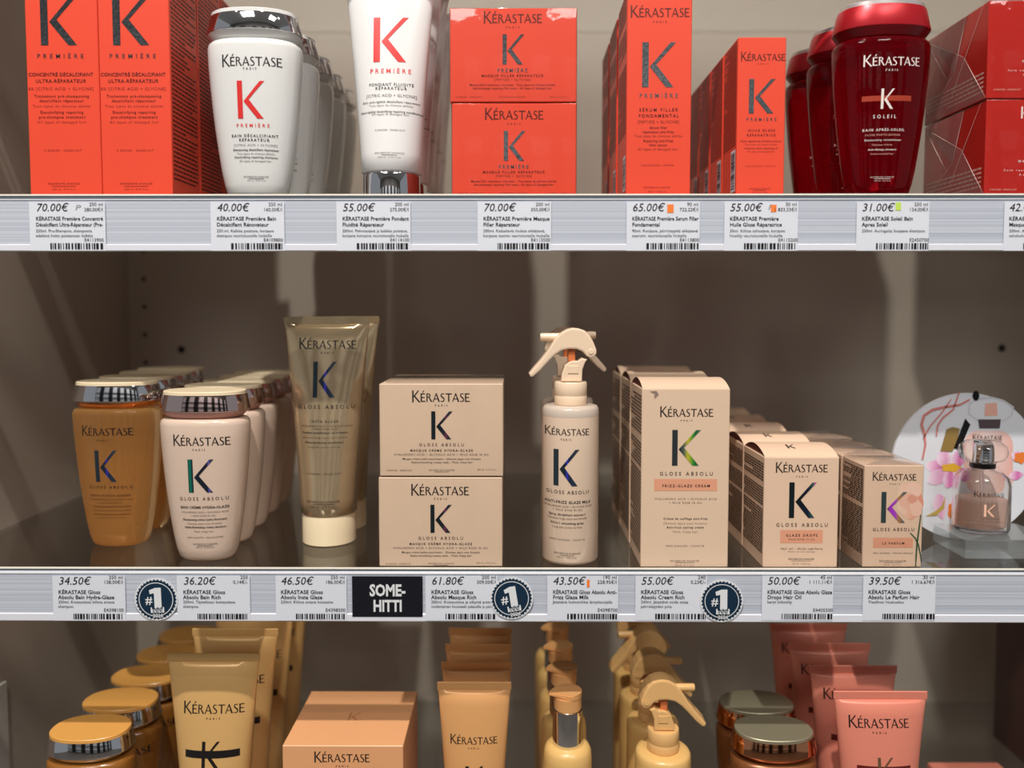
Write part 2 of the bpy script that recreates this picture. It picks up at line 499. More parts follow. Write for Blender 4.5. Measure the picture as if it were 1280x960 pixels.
def dash_lines(y0, y1, z0, z1, rows, seed, fill=.62, para=None):
    """rows of word-length dashes in a y,z rectangle (unreadably small print on a carton side)"""
    rnd = random.Random(seed)
    out = []
    dz = (z1 - z0) / rows
    for r in range(rows):
        if para and r in para: continue
        y = y0; z = z1 - (r + 1) * dz
        end = y1 if rnd.random() > .2 else y0 + (y1 - y0) * rnd.uniform(.5, .95)
        while y < end - .001:
            w = min(rnd.uniform(.0025, .0065), end - y)
            out.append((y, y + w, z, z + dz * fill * .72)); y += w + .0009
    return out

def side_print(quads, x, mat, parent, name='small_print'):
    vs, fs = [], []
    for (a, b, c, d) in quads:
        i = len(vs); vs += [(x, a, c), (x, b, c), (x, b, d), (x, a, d)]; fs.append((i, i + 1, i + 2, i + 3))
    o = obj(name, vs, fs, mat, parent)
    return o

def bars_geo(x0, x1, z0, z1, seed):
    rnd = random.Random(seed); x = x0; out = []
    unit = (x1 - x0) / 62
    while x < x1 - unit:
        w = unit * rnd.choice((1, 1, 2, 2, 3)); out.append(rect(x, min(x + w, x1), z0, z1)); x += w + unit * rnd.choice((1, 1, 2))
    return out
# ------------------------------------------------------------------ the setting
XL, XR = -0.445, 0.622
def struct(o): o['kind'] = 'structure'; return o
wb = struct(box('wall_back', XL - .02, XR + .02, YB, YB + .018, FLOOR, 0.75, WALL))
for (u, v) in ((227, 437), (1252, 435)):
    p = at(u, v, YB)
    vs, fs = loft([(-.0006, .0042, .0042, 2), (.0, .0042, .0042, 2)], 16)
    obj('screw_hole', [(x, z, y) for x, y, z in vs], [tuple(reversed(f)) for f in fs], HOLE, wb, loc=(p.x, YB - .0003, p.z))
pv, pf = loft([(-.0004, .0025, .0025, 2), (.0, .0025, .0025, 2)], 10)
pin = None
for k in range(12):
    z = .10 - k * .032
    o = obj('pin_hole', [(x, z_, y) for x, y, z_ in pv], [tuple(reversed(f)) for f in pf], HOLE, wb, loc=(XL + .018, YB - .0002, z)) if pin is None else pin.copy()
    if pin is not None: COL.objects.link(o); o.location = (XL + .018, YB - .0002, z)
    else: pin = o
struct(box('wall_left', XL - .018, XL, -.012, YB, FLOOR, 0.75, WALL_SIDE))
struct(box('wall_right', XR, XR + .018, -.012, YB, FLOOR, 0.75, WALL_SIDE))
struct(box('trim_1', XL, XL + .002, .080, .0965, FLOOR + .02, -.322, pmat('pale_strip', (190, 184, 176), .5)))
struct(box('floor', -3, 3, -3.4, YB + .5, FLOOR - .05, FLOOR, FLOORM))
struct(box('ceiling', -3, 3, -3.4, YB + .5, CEIL, CEIL + .05, CEILM))
wf = struct(box('wall_front', -3, 3, -3.45, -3.4, FLOOR, CEIL, FARWALL))
wp = None
for k in range(7):                       # the opposite side of the aisle: white and dark panels added for chrome reflections
    for nm, x0, x1, mt in (('white_reflect_panel', -2.9 + k * .84, -2.46 + k * .84, STICK_WHITE), ('dark_reflect_panel', -2.44 + k * .84, -2.10 + k * .84, DARKFIX)):
        box(nm, x0, x1, -3.399, -3.36, FLOOR + .1, CEIL - .75, mt, wf)
for k in range(4): box('added_far_shelf', -2.9, 2.9, -3.36, -3.2, -.95 + k * .5, -.93 + k * .5, DARKFIX, wf)  # dark shelf bars added for the same reflections
struct(box('trim_2', XL - .018, XR + .018, 0.0, YB, Z3 - .30, Z3 - .28, WALL))

def glass_shelf(z, label):
    t = thing('glass_shelf', label, 'shelf', (0, 0, z), 'glass shelves of the display')
    box('glass_panel', XL + .0005, XR - .0005, -.002, YB - .0005, -.0042, 0, SHELF_GLASS, t)
    box('front_edge', XL + .0005, XR - .0005, -.0026, -.0021, -.0042, -.0008, GLASS_EDGE, t)
    box('lit_edge_line', XL + .0005, XR - .0005, -.0030, -.0021, -.0007, .0004, LIT_EDGE, t)  # pale strip puts the lit bevel of the glass into the colour
    return t
ZR0 = at(640, 36, YB - .004).z
glass_shelf(Z0, 'uppermost clear glass shelf, seen from below above the tallest red cartons')
glass_shelf(Z1, 'upper glass shelf carrying the red orange cartons and white bottles')
glass_shelf(Z2, 'middle glass shelf carrying the cream cartons and pale bottles')
glass_shelf(Z3, 'lowest glass shelf under the gold and pink tubes')

YR = -.0070
def price_rail(vt, vl, vb, label):
    zt, zl, zb = (at(640, v, YR).z for v in (vt, vl, vb))
    t = thing('price_rail', label, 'price rail', (0, 0, zb), 'price rails on the shelf fronts')
    box('label_channel', XL - .01, XR + .01, YR, -.0031, zl - zb, zt - zb, RAIL, t)
    box('lower_lip', XL - .01, XR + .01, YR - .0009, -.0031, 0, zl - zb - .0002, RAIL_LIP, t, .0006)
    box('upper_lip', XL - .01, XR + .01, YR - .0005, -.0031, zt - zb + .0001, zt - zb + .0009, RAIL_LIP, t)
kv = F / at(640 + F, 388, YR).x
price_rail(388 - (Z0 - .0038) * kv, 388 - (Z0 - .0352) * kv, 388 - (Z0 - .0404) * kv, 'pale grey ribbed price rail on the front of the uppermost shelf')  # rail above the view, added for its shadow on the rows behind
price_rail(250, 304.5, 314, 'pale grey ribbed price rail on the front of the upper shelf')
price_rail(718, 766.5, 777, 'pale grey ribbed price rail on the front of the middle shelf')

# ------------------------------------------------------------------ price labels, stickers
YP = YR - .0012
PX = (0, 0, 1)
ROW1 = dict(vt=252, vb=313.3, price=(264, 9.6), ml=257.5, pl=264, prod=(275.6, 283, 4.6), desc=(290.3, 296.3, 3.6), code=302, bars=(304, 311.6))
ROW2 = dict(vt=720, vb=775.8, price=(730.6, 9.4), ml=723.6, pl=729.6, prod=(742.2, 748.6, 4.6), desc=(754, 759.6, 3.5), code=764.6, bars=(767, 774))
def price_label(row, u0, u1, price, ml, pl, prod, desc, code, label, bars=True, mark=None, tilt=0, xo=7):
    R = ROW1 if row == 1 else ROW2
    c = at((u0 + u1) / 2, R['vb'], YP)
    t = thing('price_label', label, 'price label', c, 'price labels in the rail of the %s shelf' % ('upper' if row == 1 else 'middle'))
    a = at(u0, R['vb'], YP) - c; b = at(u1, R['vt'], YP) - c
    box('paper', a.x, b.x, 0, .00025, 0, b.z, PAPER, t)
    S = Sheet(t, YP, lambda x, z: 0, PX)
    v, cap = R['price']
    s = at(u0 + 1, v, YP).x - at(u0, v, YP).x
    def line(text, x, v, cap, align, bold, mat=INK, shear=0, part='lettering', mx=None):
        X, z = S.xz(x, v); _, z2 = S.xz(x, v - cap)
        if mx is not None:
            nat = text_geo(text, bold)[1] * (z2 - z) / CAPH
            w = mx * s
            if nat > w:
                S.add(part, mat, lay(text, X if align == 'l' else X - w, X + w if align == 'l' else X, z, z2 - z, bold, shear, False)); return
        S.add(part, mat, lay(text, X, X, z, z2 - z, bold, shear, align=align))
    line(price, u0 + xo, v, cap, 'l', 0, shear=.2, part='price_lettering', mx=41)
    line(ml, u1 - 2, R['ml'], 4.3, 'r', 0, INK, part='size_lettering')
    if pl: line(pl, u1 - 2, R['pl'], 4.2, 'r', 0, INK, part='unit_price_lettering')
    for k, tx in enumerate(prod): line(tx, u0 + xo, R['prod'][k], R['prod'][2], 'l', 2, mx=u1 - u0 - 9, part='name_lettering')
    for k, tx in enumerate(desc): line(tx, u0 + xo, R['desc'][k], R['desc'][2], 'l', 0, mx=u1 - u0 - 9)
    if code: line(code, u1 - 1, R['code'], 4.2, 'r', 0, part='code_lettering')
    if bars:
        x0, zt = S.xz(u0 + 25, R['bars'][0]); x1, zb = S.xz(u1 - 2, R['bars'][1])
        for g in bars_geo(x0, x1, zb, zt, u0): S.add('barcode', INK, g)
    if mark:
        x0, x1, y0, y1, m = mark
        S.bar(x0, x1, y0, y1, m, 'marker_dab')
    S.done()
    return t
price_label(1, 38, 131, '70.00€', '250 ml', '280,00€/l', ['KÉRASTASE Première Concentré', 'Décalcifiant Ultra-Réparateur (Pre-'], ['250ml. Pre-Shampoo, shampoota', 'edeltävä hoito poistamaan kalkkia'], 'E4113900', 'white price label reading 70.00€ under the two tall red cartons at far left')
price_label(1, 264, 355, '40.00€', '250 ml', '160,00€/l', ['KÉRASTASE Première Bain', 'Décalcifiant Rénovateur'], ['250 ml. Kalkkia poistava, korjaava', 'shampoo vaurioituneille hiuksille'], 'E4109800', 'white price label reading 40.00€ under the white shampoo bottle')
price_label(1, 421, 513, '55.00€', '200 ml', '275,00€/l', ['KÉRASTASE Première Fondant', 'Fluidité Réparateur'], ['200ml. Pehmentävä ja kalkkia poistava,', 'korjaava hoitoaine vaurioituneille hiuksille'], 'E4114100', 'white price label reading 55.00€ under the white conditioner tube')
price_label(1, 597, 689, '70.00€', '200 ml', '350,00€/l', ['KÉRASTASE Première Masque', 'Filler Réparateur'], ['200ml. Katkeilevia hiuksia ehkäisevä,', 'korjaava naamio vaurioituneille hiuksille'], 'E4113500', 'white price label reading 70.00€ under the two stacked orange mask boxes')
price_label(1, 783, 875, '65.00€', '90 ml', '722,22€/l', ['KÉRASTASE Première Serum Filler', 'Fondamental'], ['90ml. Korjaava, pörröisyyttä ehkäisevä', 'seerumi, vaurioituneille hiuksille'], 'E4113800', 'white price label reading 65.00€ with an orange marker dab', mark=(834, 842, 255.5, 266, FLUO_OR))
price_label(1, 905, 998, '55.00€', '30 ml', '1 833,33€/l', ['KÉRASTASE Première', 'Huile Gloss Réparatrice'], ['30ml. Kiiltoa tehostava, korjaava', 'hiusöljy vaurioituneille hiuksille'], 'E4115200', 'white price label reading 55.00€ and 30 ml under the short orange oil carton', mark=(963.5, 970.5, 256, 265, FLUO_OR))
price_label(1, 1070, 1162, '31.00€', '250 ml', '124,00€/l', ['KÉRASTASE Soleil Bain', 'Apres Soleil'], ['250ml. Auringolta Suojaava shampoo.'], 'E2450700', 'white price label reading 31.00€ with a green marker dab', mark=(1119.5, 1126, 253, 263, FLUO_GR))
price_label(1, 1254, 1346, '42.00€', '200 ml', '', ['KÉRASTASE Soleil', 'Masque'], ['200ml. Auringolle', 'tehohoito'], '', 'white price label starting 42. cut off by the right edge of the picture')
for (u, v) in ((93.5, 259), (959.5, 258.5)):
    p = at(u, v + 3.5, YP)
    o = obj('pencil_mark', *(lambda g: ([(x, -.0002, z) for x, z in g[0]], g[1]))(lay('P', 0, .004, 0, .0036, 0, .2)), PENCIL, loc=(p.x, YP, p.z))
    par = [q for q in COL.objects if q.name.startswith('price_label') and abs(q.location.x - p.x) < .03 and q.location.z > 0][0]
    o.parent = par; o.location = Vector((p.x, YP, p.z)) - par.location
price_label(2, 67, 156, '34.50€', '250 ml', '138,00€/l', ['KÉRASTASE Gloss', 'Absolu Bain Hydra-Glaze'], ['250ml. Kosteuttava kiiltoa antava', 'shampoo'], 'E4398100', 'white price label reading 34.50€ under the amber shampoo bottle', xo=6)
price_label(2, 222, 312, '36.20€', '250', '0,14€/-', ['KÉRASTASE Gloss', 'Absolu Bain Rich'], ['250ml. Täyteläisen kosteuttava', 'shampoo.'], '', 'white price label reading 36.20€ under the cream shampoo bottle')
price_label(2, 345, 433, '46.50€', '250 ml', '186,00€/l', ['KÉRASTASE Gloss', 'Absolu Insta Glaze'], ['250ml. Kiiltoa antava hoitoaine'], 'E4398500', 'white price label reading 46.50€ left of the black sign', xo=6)
price_label(2, 532, 622, '61.80€', '200 ml', '309,00€/l', ['KÉRASTASE Gloss', 'Absolu Masque Rich'], ['200ml. Kosteuttava ja silkyttä antava', 'voidemainen hiusmaski paksuille ja pörröi'], '', 'white price label reading 61.80€ right of the black sign')
price_label(2, 684, 773, '43.50€', '190 ml', '228,95€/l', ['KÉRASTASE Gloss Absolu Anti-', 'Frizz Glaze Milk'], ['Jätettävä hoitosuihke lämpösuojalla'], 'E4398700', 'white price label reading 43.50€ under the ivory spray bottle', mark=(733.6, 737, 724.5, 734, FLUO_OR))
price_label(2, 794, 884, '55.00€', '240', '0,23€/-', ['KÉRASTASE Gloss', 'Absolu Cream Rich'], ['240ml. Jätettävä voide ottaa', 'pörröisyyden pois.'], '', 'white price label reading 55.00€ under the tall cream carton on the middle shelf')
price_label(2, 952, 1042, '50.00€', '45 ml', '1 111,11€/l', ['KÉRASTASE Gloss Absolu Glaze', 'Drops Hair Oil'], ['kevyt kiiltoöljy'], 'E4405500', 'white price label reading 50.00€ under the hair oil carton')
price_label(2, 1078, 1170, '39.50€', '30 ml', '1 316,67€/l', ['KÉRASTASE Gloss', 'Absolu Le Parfum Hair'], ['Yleellinen hiustuoksu'], '', 'white price label reading 39.50€, last on the right of the middle rail')

def badge(u, v, r, tilt, label):
    y = YP - .0011
    c = at(u, v + r, y); k = at(u + 1, v, y).x - at(u, v, y).x
    t = thing('round_sticker', label, 'sticker', c, 'scalloped number one stickers')
    R = r * k
    def disc(name, rad, y0, mat, teeth=0, depth=0):
        n = teeth * 2 if teeth else 56
        pts = []
        for i in range(n):
            a = 2 * math.pi * i / n
            q = rad - (depth if teeth and i % 2 else 0)
            pts.append((q * math.cos(a), R + q * math.sin(a)))
        return from_bm(name, extrude_poly(pts, y0, y0 + .00025), mat, t)
    disc('backing', R, .0006, STICK_WHITE); disc('seal', R * .95, .0003, NAVY, 34, R * .075)
    ring = []
    for q in (R * .80, R * .765):
        ring.append([(q * math.cos(2 * math.pi * i / 60), R + q * math.sin(2 * math.pi * i / 60)) for i in range(60)])
    vs = ring[0] + ring[1]
    obj('ring', [(x, 0.0001, z) for x, z in vs], [(i, (i + 1) % 60, 60 + (i + 1) % 60, 60 + i) for i in range(60)], STICK_WHITE, t)
    def rot(g):
        ca, sa = math.cos(tilt), math.sin(tilt)
        return [(x * ca - z * sa, x * sa + z * ca) for x, z in g[0]], g[1]
    def mark(name, g, mat=STICK_WHITE, e=0.0):
        g = rot(g); obj(name, [(x, -e, R + z) for x, z in g[0]], g[1], mat, t)
    one = ([(-.08, -.42), (.25, -.42), (.25, .55), (-.02, .55), (-.30, .44), (-.27, .26), (-.08, .30)], [(0, 1, 2, 3, 4, 5, 6)])
    mark('numeral', ([(x * R, z * R) for x, z in one[0]], one[1]))
    hs = lay('#', -.50 * R, -.16 * R, -.20 * R, .36 * R, 2, align='c'); mark('hash_sign', hs)
    w = [rect(-.26 * R, .36 * R, -.62 * R, -.45 * R), rect(-.26 * R, -.20 * R, -.45 * R, -.36 * R), rect(.30 * R, .36 * R, -.45 * R, -.36 * R)]
    for g in w[:1]: mark('banner', ([p for q in w for p in q[0]], [(0, 1, 2, 3), (4, 5, 6, 7), (8, 9, 10, 11)]), STICK_WHITE, .0001)
    mark('banner_lettering', lay('INNI', -.18 * R, .28 * R, -.60 * R, .24 * R, 2), NAVY, .0002)
    mark('year_lettering', lay('2026', -.18 * R, .30 * R, -.84 * R, .17 * R, 2), STICK_WHITE, .0002)
badge(195.5, 749, 27, .03, 'navy scalloped number one sticker left of the 36.20€ label')
badge(639.5, 747.5, 27, .16, 'tilted navy scalloped number one sticker below the cream mask boxes')
badge(902, 751, 27, .0, 'upright navy scalloped number one sticker below the tall cream carton')

c = at(484, 771, YP)
t = thing('black_sign', 'black rectangular shelf sign with white lettering reading SOME-HITTI', 'sign', c)
a = at(440.5, 771, YP) - c; b = at(528, 720.5, YP) - c
box('card', a.x, b.x, 0, .0003, 0, b.z, SIGN_BLACK, t)
S = Sheet(t, YP, lambda x, z: 0, (330, 700, 3.657))
def cond(s, text, x0, x1, yb, cap):
    X0, z = s.xz(x0, yb); X1, _ = s.xz(x1, yb); _, z2 = s.xz(x0, yb - cap)
    s.add('lettering', STICK_WHITE, lay(text, X0, X1, z, z2 - z, 3, 0, False))
cond(S, 'SOME-', 483, 647, 163, 50); cond(S, 'HITTI', 499, 632, 234, 50); S.done()

# ------------------------------------------------------------------ product kinds
def carton(name, label, cat, group, u0, u1, vt, zb, Yf, depth, mat, vmid, ztop=None, dome=0, inside=None, wrap=None, flapmat=None):
    A = at(u0, vmid, Yf); B = at(u1, vmid, Yf)
    zt = ztop if ztop is not None else at((u0 + u1) / 2, vt, Yf).z
    w = B.x - A.x; h = zt - zb
    t = thing(name, label, cat, ((A.x + B.x) / 2, Yf + depth / 2, zb), group)
    g = .0004 if wrap else .0001
    box('carton_body', -w / 2, w / 2, -depth / 2, depth / 2, g, h - (g if not dome else 0), mat, t, .0005)
    if dome:
        n = 10; vs, fs = [], []
        for i in range(n + 1):
            q = i / n; y = -depth / 2 + .0003 + (depth - .0006) * q; z = h + dome * math.sin(math.pi * min(1, q * 1.0)) ** .8
            vs += [(-w / 2 + .0004, y, z), (w / 2 - .0004, y, z)]
        for i in range(n): fs.append((2 * i, 2 * i + 1, 2 * i + 3, 2 * i + 2))
        obj('top_flap', vs, fs, flapmat or mat, t, True)
        vs2 = [(-w / 2 + .0012, v[1], v[2] - .0003) for v in vs[::2]]; vs3 = [(w / 2 - .0012, v[1], v[2] - .0003) for v in vs[::2]]
        for part in (vs2, vs3): obj('flap_gap', part, [tuple(range(n + 1))], inside or MAROON, t)
    if wrap:
        bm = box_bm(-w / 2 - .0004, w / 2 + .0004, -depth / 2 - .0004, depth / 2 + .0004, 0.0001, h, .0009, 2)
        from_bm('cellophane_wrap', bm, WRAP, t, True)
    t['w'] = w; t['h'] = h; t['d'] = depth
    return t

def row(t, n, step, labels, group=None, dx=0):
    if group: t['group'] = group
    out = [t]
    for k in range(1, n):
        c = copy_tree(t); c.location = t.location + Vector((dx * k, step * k, 0)); c['label'] = labels[k - 1]; out.append(c)
    return out
def clean(t):
    for q in ('w', 'h', 'd'):
        if q in t: del t[q]
def behind(n, what): return [what.replace('#', ORD[k]) for k in range(1, n)]

def nest(t, part, *subs):
    P = [c for c in t.children if c.name.split('.')[0] == part][0]
    for c in list(t.children):
        if c.name.split('.')[0] in subs: c.parent = P

def bain(name, label, cat, group, u, v, Yc, zb, k, body_mat, skirt, band, top, cap_kind=0):
    X = at(u, v, Yc).x
    t = thing(name, label, cat, (X, Yc, zb), group)
    ry = .66
    secs = [(z * k, r * k, r * ry * k, 2.35) for z, r in ((.0002, .0165), (.0012, .0192), (.0035, .0212), (.009, .0229), (.019, .0249), (.033, .0269), (.0475, .0288), (.063, .0304), (.078, .0317), (.092, .0327), (.1035, .0331), (.1062, .0325), (.1080, .0308), (.1086, .0285), (.1087, .019))]
    obj('bottle_body', *loft(secs, 48), body_mat, t, True, sharp=60)
    L = lambda zs, n=2.25: [(z * k, r * k, r * .68 * k, n) for z, r in zs]
    if cap_kind == 0:
        obj('lid_skirt', *loft(L([(.1089, .0205), (.1091, .0268), (.1105, .0290), (.1138, .0325)]), 48, True, True), skirt, t, True, sharp=50)
        obj('lid_band', *loft(L([(.1139, .0326), (.1143, .0332), (.1149, .0333), (.1256, .0311), (.1262, .0308)]), 48), band, t, True, sharp=50)
        obj('lid_top', *loft(L([(.1263, .0304), (.1284, .0303), (.1289, .0297)]), 48), top, t, True, sharp=30)
    else:
        obj('lid_skirt', *loft(L([(.1089, .0215), (.1093, .0285), (.1150, .0328)]), 48), skirt, t, True, sharp=30)
        obj('lid_band', *loft(L([(.1151, .0329), (.1158, .0331), (.1292, .0302), (.1300, .0297)]), 48), band, t, True, sharp=30)
        obj('lid_top', *loft(L([(.1301, .0290), (.1326, .0288), (.1332, .0280)]), 48), top, t, True, sharp=30)
    nest(t, 'lid_band', 'lid_top', 'lid_skirt')
    return t, front_of(secs)

def tube(name, label, cat, group, u, v, Yc, zb, h, wtop, rcap, hcap, mat, capmat, cap_ring=None):
    X = at(u, v, Yc).x
    t = thing(name, label, cat, (X, Yc, zb), group)
    obj('cap', *loft([(.0002, rcap * .97, rcap * .97, 2), (.0008, rcap, rcap, 2), (hcap - .0012, rcap, rcap, 2), (hcap, rcap * .975, rcap * .975, 2)], 40), capmat, t, True, sharp=40)
    r0 = rcap * 1.045
    zs = hcap + .0003
    secs = [(zs, r0 * .93, r0 * .93, 2), (zs + .0012, r0, r0, 2)]
    H = h - zs
    for q in (.08, .2, .35, .5, .65, .78, .88, .94):
        w = r0 + (wtop / 2 - r0) * (q ** 1.25)
        d = r0 * (1 - q) ** .72 + .0007
        secs.append((zs + H * q, w, d, 2 + .3 * q))
    hs = .0062
    secs.append((h - hs, wtop / 2, .0011, 2.6))
    obj('tube_body', *loft(secs, 48), mat, t, True, sharp=60)
    bm = box_bm(-wtop / 2 - .0002, wtop / 2 + .0002, -.0008, .0008, h - hs, h, .0003)
    from_bm('crimped_seam', bm, mat, t)
    return t, front_of(secs)

TRIG = [(150, 600), (165, 632), (190, 630), (260, 570), (350, 470), (410, 410), (480, 362), (560, 345), (640, 348), (700, 375), (740, 420), (775, 437), (810, 430), (838, 395), (840, 360), (810, 280), (770, 210), (720, 160), (660, 138), (600, 132), (540, 145), (480, 180), (430, 225), (380, 300), (330, 380), (260, 470), (190, 550)]
NECK = [(480, 680), (485, 610), (515, 520), (560, 480), (600, 468), (650, 470), (690, 440), (745, 455), (722, 490), (697, 560), (692, 680)]
def spray(name, label, cat, group, u, v, Yc, zb, body, top, clear=None):
    X = at(u, v, Yc).x
    t = thing(name, label, cat, (X, Yc, zb), group)
    r = .0215
    secs = [(.0002, r * .88, r * .88, 2), (.001, r * .96, r * .96, 2), (.003, r, r, 2), (.112, r, r, 2), (.1155, r * .985, r * .985, 2), (.1175, r * .93, r * .93, 2), (.1182, r * .80, r * .80, 2), (.1182, .0115, .0115, 2)]
    if clear:
        zz = .1105
        lo = [s for s in secs if s[0] < zz] + [(zz, r, r, 2)]; hi = [(zz + .0001, r, r, 2)] + [s for s in secs if s[0] > zz]
        obj('bottle_body', *loft(lo, 44), body, t, True, sharp=50); obj('empty_headspace', *loft(hi, 44), clear, t, True, sharp=50)
    else: obj('bottle_body', *loft(secs, 44), body, t, True, sharp=50)
    kx = .585 / 8 / 1000; x0, zc = 583, 920           # the trigger head was measured on an 8x view
    P = lambda pts: [((x - x0) * kx, .1185 + (zc - y) * kx) for x, y in pts]
    rc = 168 * kx
    obj('collar', *loft([(.1184, rc * .98, rc * .98, 2), (.1190, rc, rc, 2), (.1250, rc, rc, 2), (.1253, rc * .985, rc * .985, 2), (.1256, rc, rc, 2), (.1345, rc, rc, 2), (.1355, rc * .95, rc * .95, 2)], 40), top, t, True, sharp=35)
    from_bm('pump_housing', extrude_poly(P(NECK), -.0072, .0072, .0010), top, t)
    from_bm('housing_tab', extrude_poly(P([(548, 520), (655, 520), (655, 596), (548, 596)]), -.0078, -.0071, .0002), top, t)
    from_bm('trigger_lever', extrude_poly(P(TRIG), -.0080, .0080, .0014), top, t)
    cz = .1185 + (zc - 230) * kx; vs, fs = loft([(0, .0027, .0027, 2), (.0012, .0031, .0031, 2), (.024, .0031, .0031, 2)], 20)
    xs = (270 - x0) * kx
    obj('nozzle', [(xs + z, y + .004, cz + x) for x, y, z in vs], fs, top, t, True)
    obj('nozzle_hole', [(xs - .0002, .004 + .0014 * math.cos(2 * math.pi * i / 12), cz + .0014 * math.sin(2 * math.pi * i / 12)) for i in range(12)], [tuple(range(12))], HOLE, t)
    px, pz = P([(782, 373)])[0]; vs, fs = loft([(0, .0021, .0021, 2), (.0006, .0018, .0018, 2)], 18)
    obj('pivot_pin', [(px + x, -.0080 - z, pz + y) for x, y, z in vs], [tuple(reversed(f)) for f in fs], top, t, True)
    bm = box_bm((550 - x0) * kx, (625 - x0) * kx, -.005, .005, .1185 + (zc - 480) * kx, .1185 + (zc - 330) * kx, .0008)
    from_bm('piston', bm, SHADE_ORANGE, t)  # orange tone stands in for the shade inside the trigger head
    nest(t, 'trigger_lever', 'pivot_pin'); nest(t, 'pump_housing', 'housing_tab'); nest(t, 'nozzle', 'nozzle_hole')
    return t, front_of(secs)

def pump(name, label, cat, group, u, v, Yc, zb):
    X = at(u, v, Yc).x
    t = thing(name, label, cat, (X, Yc, zb), group)
    r = .0189
    obj('bottle_body', *loft([(.0002, r * .9, r * .9, 2), (.002, r, r, 2), (.110, r, r, 2), (.116, r * .97, r * .97, 2), (.1195, r * .88, r * .88, 2), (.1208, r * .74, r * .74, 2), (.1212, .012, .012, 2)], 40), GOLD_PL, t, True, sharp=50)
    rc = .0117
    obj('chrome_sleeve', *loft([(.1214, rc, rc, 2), (.1225, rc * 1.02, rc * 1.02, 2), (.1490, rc, rc, 2), (.1495, rc * .93, rc * .93, 2)], 40), CHROME, t, True, sharp=40)
    rh = .0106
    obj('pump_stem', *loft([(.1497, rh, rh, 2), (.1590, rh, rh, 2)], 36), TUBE_PEACH, t, True)
    bm = bmesh.new()
    ring = [(rh * 1.03 * math.cos(a), rh * 1.03 * math.sin(a)) for a in [math.radians(-60 + 255 * i / 26) for i in range(27)]]
    ring = [(rh * 1.03 * math.cos(math.radians(a)), rh * 1.03 * math.sin(math.radians(a))) for a in range(-75, 161, 9)] + [(-.0142, .0010), (-.0155, -.0010), (-.0150, -.0030)]
    lo = [bm.verts.new((x, y, .1592 + (.0012 if x < -.011 else 0))) for x, y in ring]; hi = [bm.verts.new((x, y, .1632 - (.0010 if x < -.011 else 0))) for x, y in ring]
    n = len(ring)
    bm.faces.new(list(reversed(lo))); bm.faces.new(hi)
    for i in range(n): bm.faces.new((lo[i], lo[(i + 1) % n], hi[(i + 1) % n], hi[i]))
    bmesh.ops.bevel(bm, geom=[e for e in bm.edges if abs(e.verts[0].co.z - e.verts[1].co.z) < .0015 and e.verts[0].co.z > .161 and e.verts[1].co.z > .161], offset=.0008, segments=2, affect='EDGES')
    from_bm('pump_head', bm, TUBE_PEACH, t, True, sharp=50)
    return t
# ------------------------------------------------------------------ crops the lettering was measured on: x offset, y offset, zoom
CA, CB, CC, CD = (0, 0, 3.84), (230, 0, 3.839), (540, 0, 3.765), (860, 0, 3.048)
CE, CF, CG, CH = (80, 370, 2.7425), (460, 380, 2.825), (750, 430, 3.309), (900, 460, 3.368)
CI, CJ, CK, CL = (0, 770, 3.556), (340, 770, 3.556), (650, 770, 5.052), (870, 770, 3.122)

# ================================================================== upper shelf
# tall red-orange treatment cartons
def tall_text(t, dx):
    S = Sheet(t, 0.0, lambda x, z: -.025, CA)
    q = lambda *a, **k: S.text(a[0], a[1] + dx, a[2] + dx, *a[3:], **k)
    S.logo(150 + dx, 440 + dx, -95, INK)
    S.text('PARIS', 265 + dx, 325 + dx, -62, 16, INK)
    S.mono(190 + dx, 383 + dx, -28, 217, SILVER)
    q('PREMIÈRE', 178, 402, 280, 25, SILVER, 1, part='foil_lettering')
    q('CONCENTRÉ DÉCALCIFIANT', 137, 448, 366, 19, INK_DKRED, 2); q('ULTRA-RÉPARATEUR', 172, 414, 397, 19, INK_DKRED, 2)
    q('8% [CITRIC ACID + GLYCINE]', 138, 450, 433, 16, INK_RED2)
    q('Traitement pré-shampooing', 165, 427, 468, 15, INK_DKRED, 2); q('décalcifiant réparateur', 190, 402, 490, 15, INK_DKRED, 2)
    q('Tous types de cheveux abîmés', 158, 436, 515, 14, INK_RED2)
    q('Decalcifying repairing', 194, 400, 545, 15, INK_DKRED, 2); q('pre-shampoo treatment', 187, 410, 568, 15, INK_DKRED, 2)
    q('All types of damaged hair', 181, 415, 592, 14, INK_RED2)
    q('À RINCER - RINSE-OUT', 213, 392, 727, 11, INK_RED2); q('RECHERCHE AVANCÉE', 231, 385, 886, 11, INK_RED2)
    S.bar(250 + dx, 365 + dx, 893, 895, INK_RED2, 'underline'); q('250 ml  8.45 fl.oz', 252, 365, 912, 10, INK_RED2)
    S.done()
def side_lines(t, xs, rows, seed, mat, z0, z1, part='small_print', para=None):
    d = t['d']
    q = dash_lines(-d / 2 + .003, d / 2 - .003, z0, z1, rows, seed, para=para)
    for s in xs: side_print(q, s * (t['w'] / 2 + .0002), mat, t, part)
G = 'tall red orange treatment cartons at the left of the upper shelf'
t = carton('tall_carton', 'leftmost tall red orange carton on the upper shelf, against the side wall', 'carton', G, 34.3, 124.2, -75, Z1, 0.0, .050, ORANGE, 120)
tall_text(t, 0); side_lines(t, (1,), 52, 3, INK_DKRED, .012, .178); clean(t)
t = carton('tall_carton', 'second tall red orange carton from the left, front of its row beside the white shampoo', 'carton', G, 125.0, 213.2, -75, Z1, 0.0, .050, ORANGE, 120)
tall_text(t, 347 - 0.0); side_lines(t, (1,), 52, 4, INK_DKRED, .012, .178); clean(t)
row(t, 3, .051, ['tall red orange carton standing directly behind the second one, its side showing', 'tall red orange carton third back in its row, just left of the white bottle lid'])

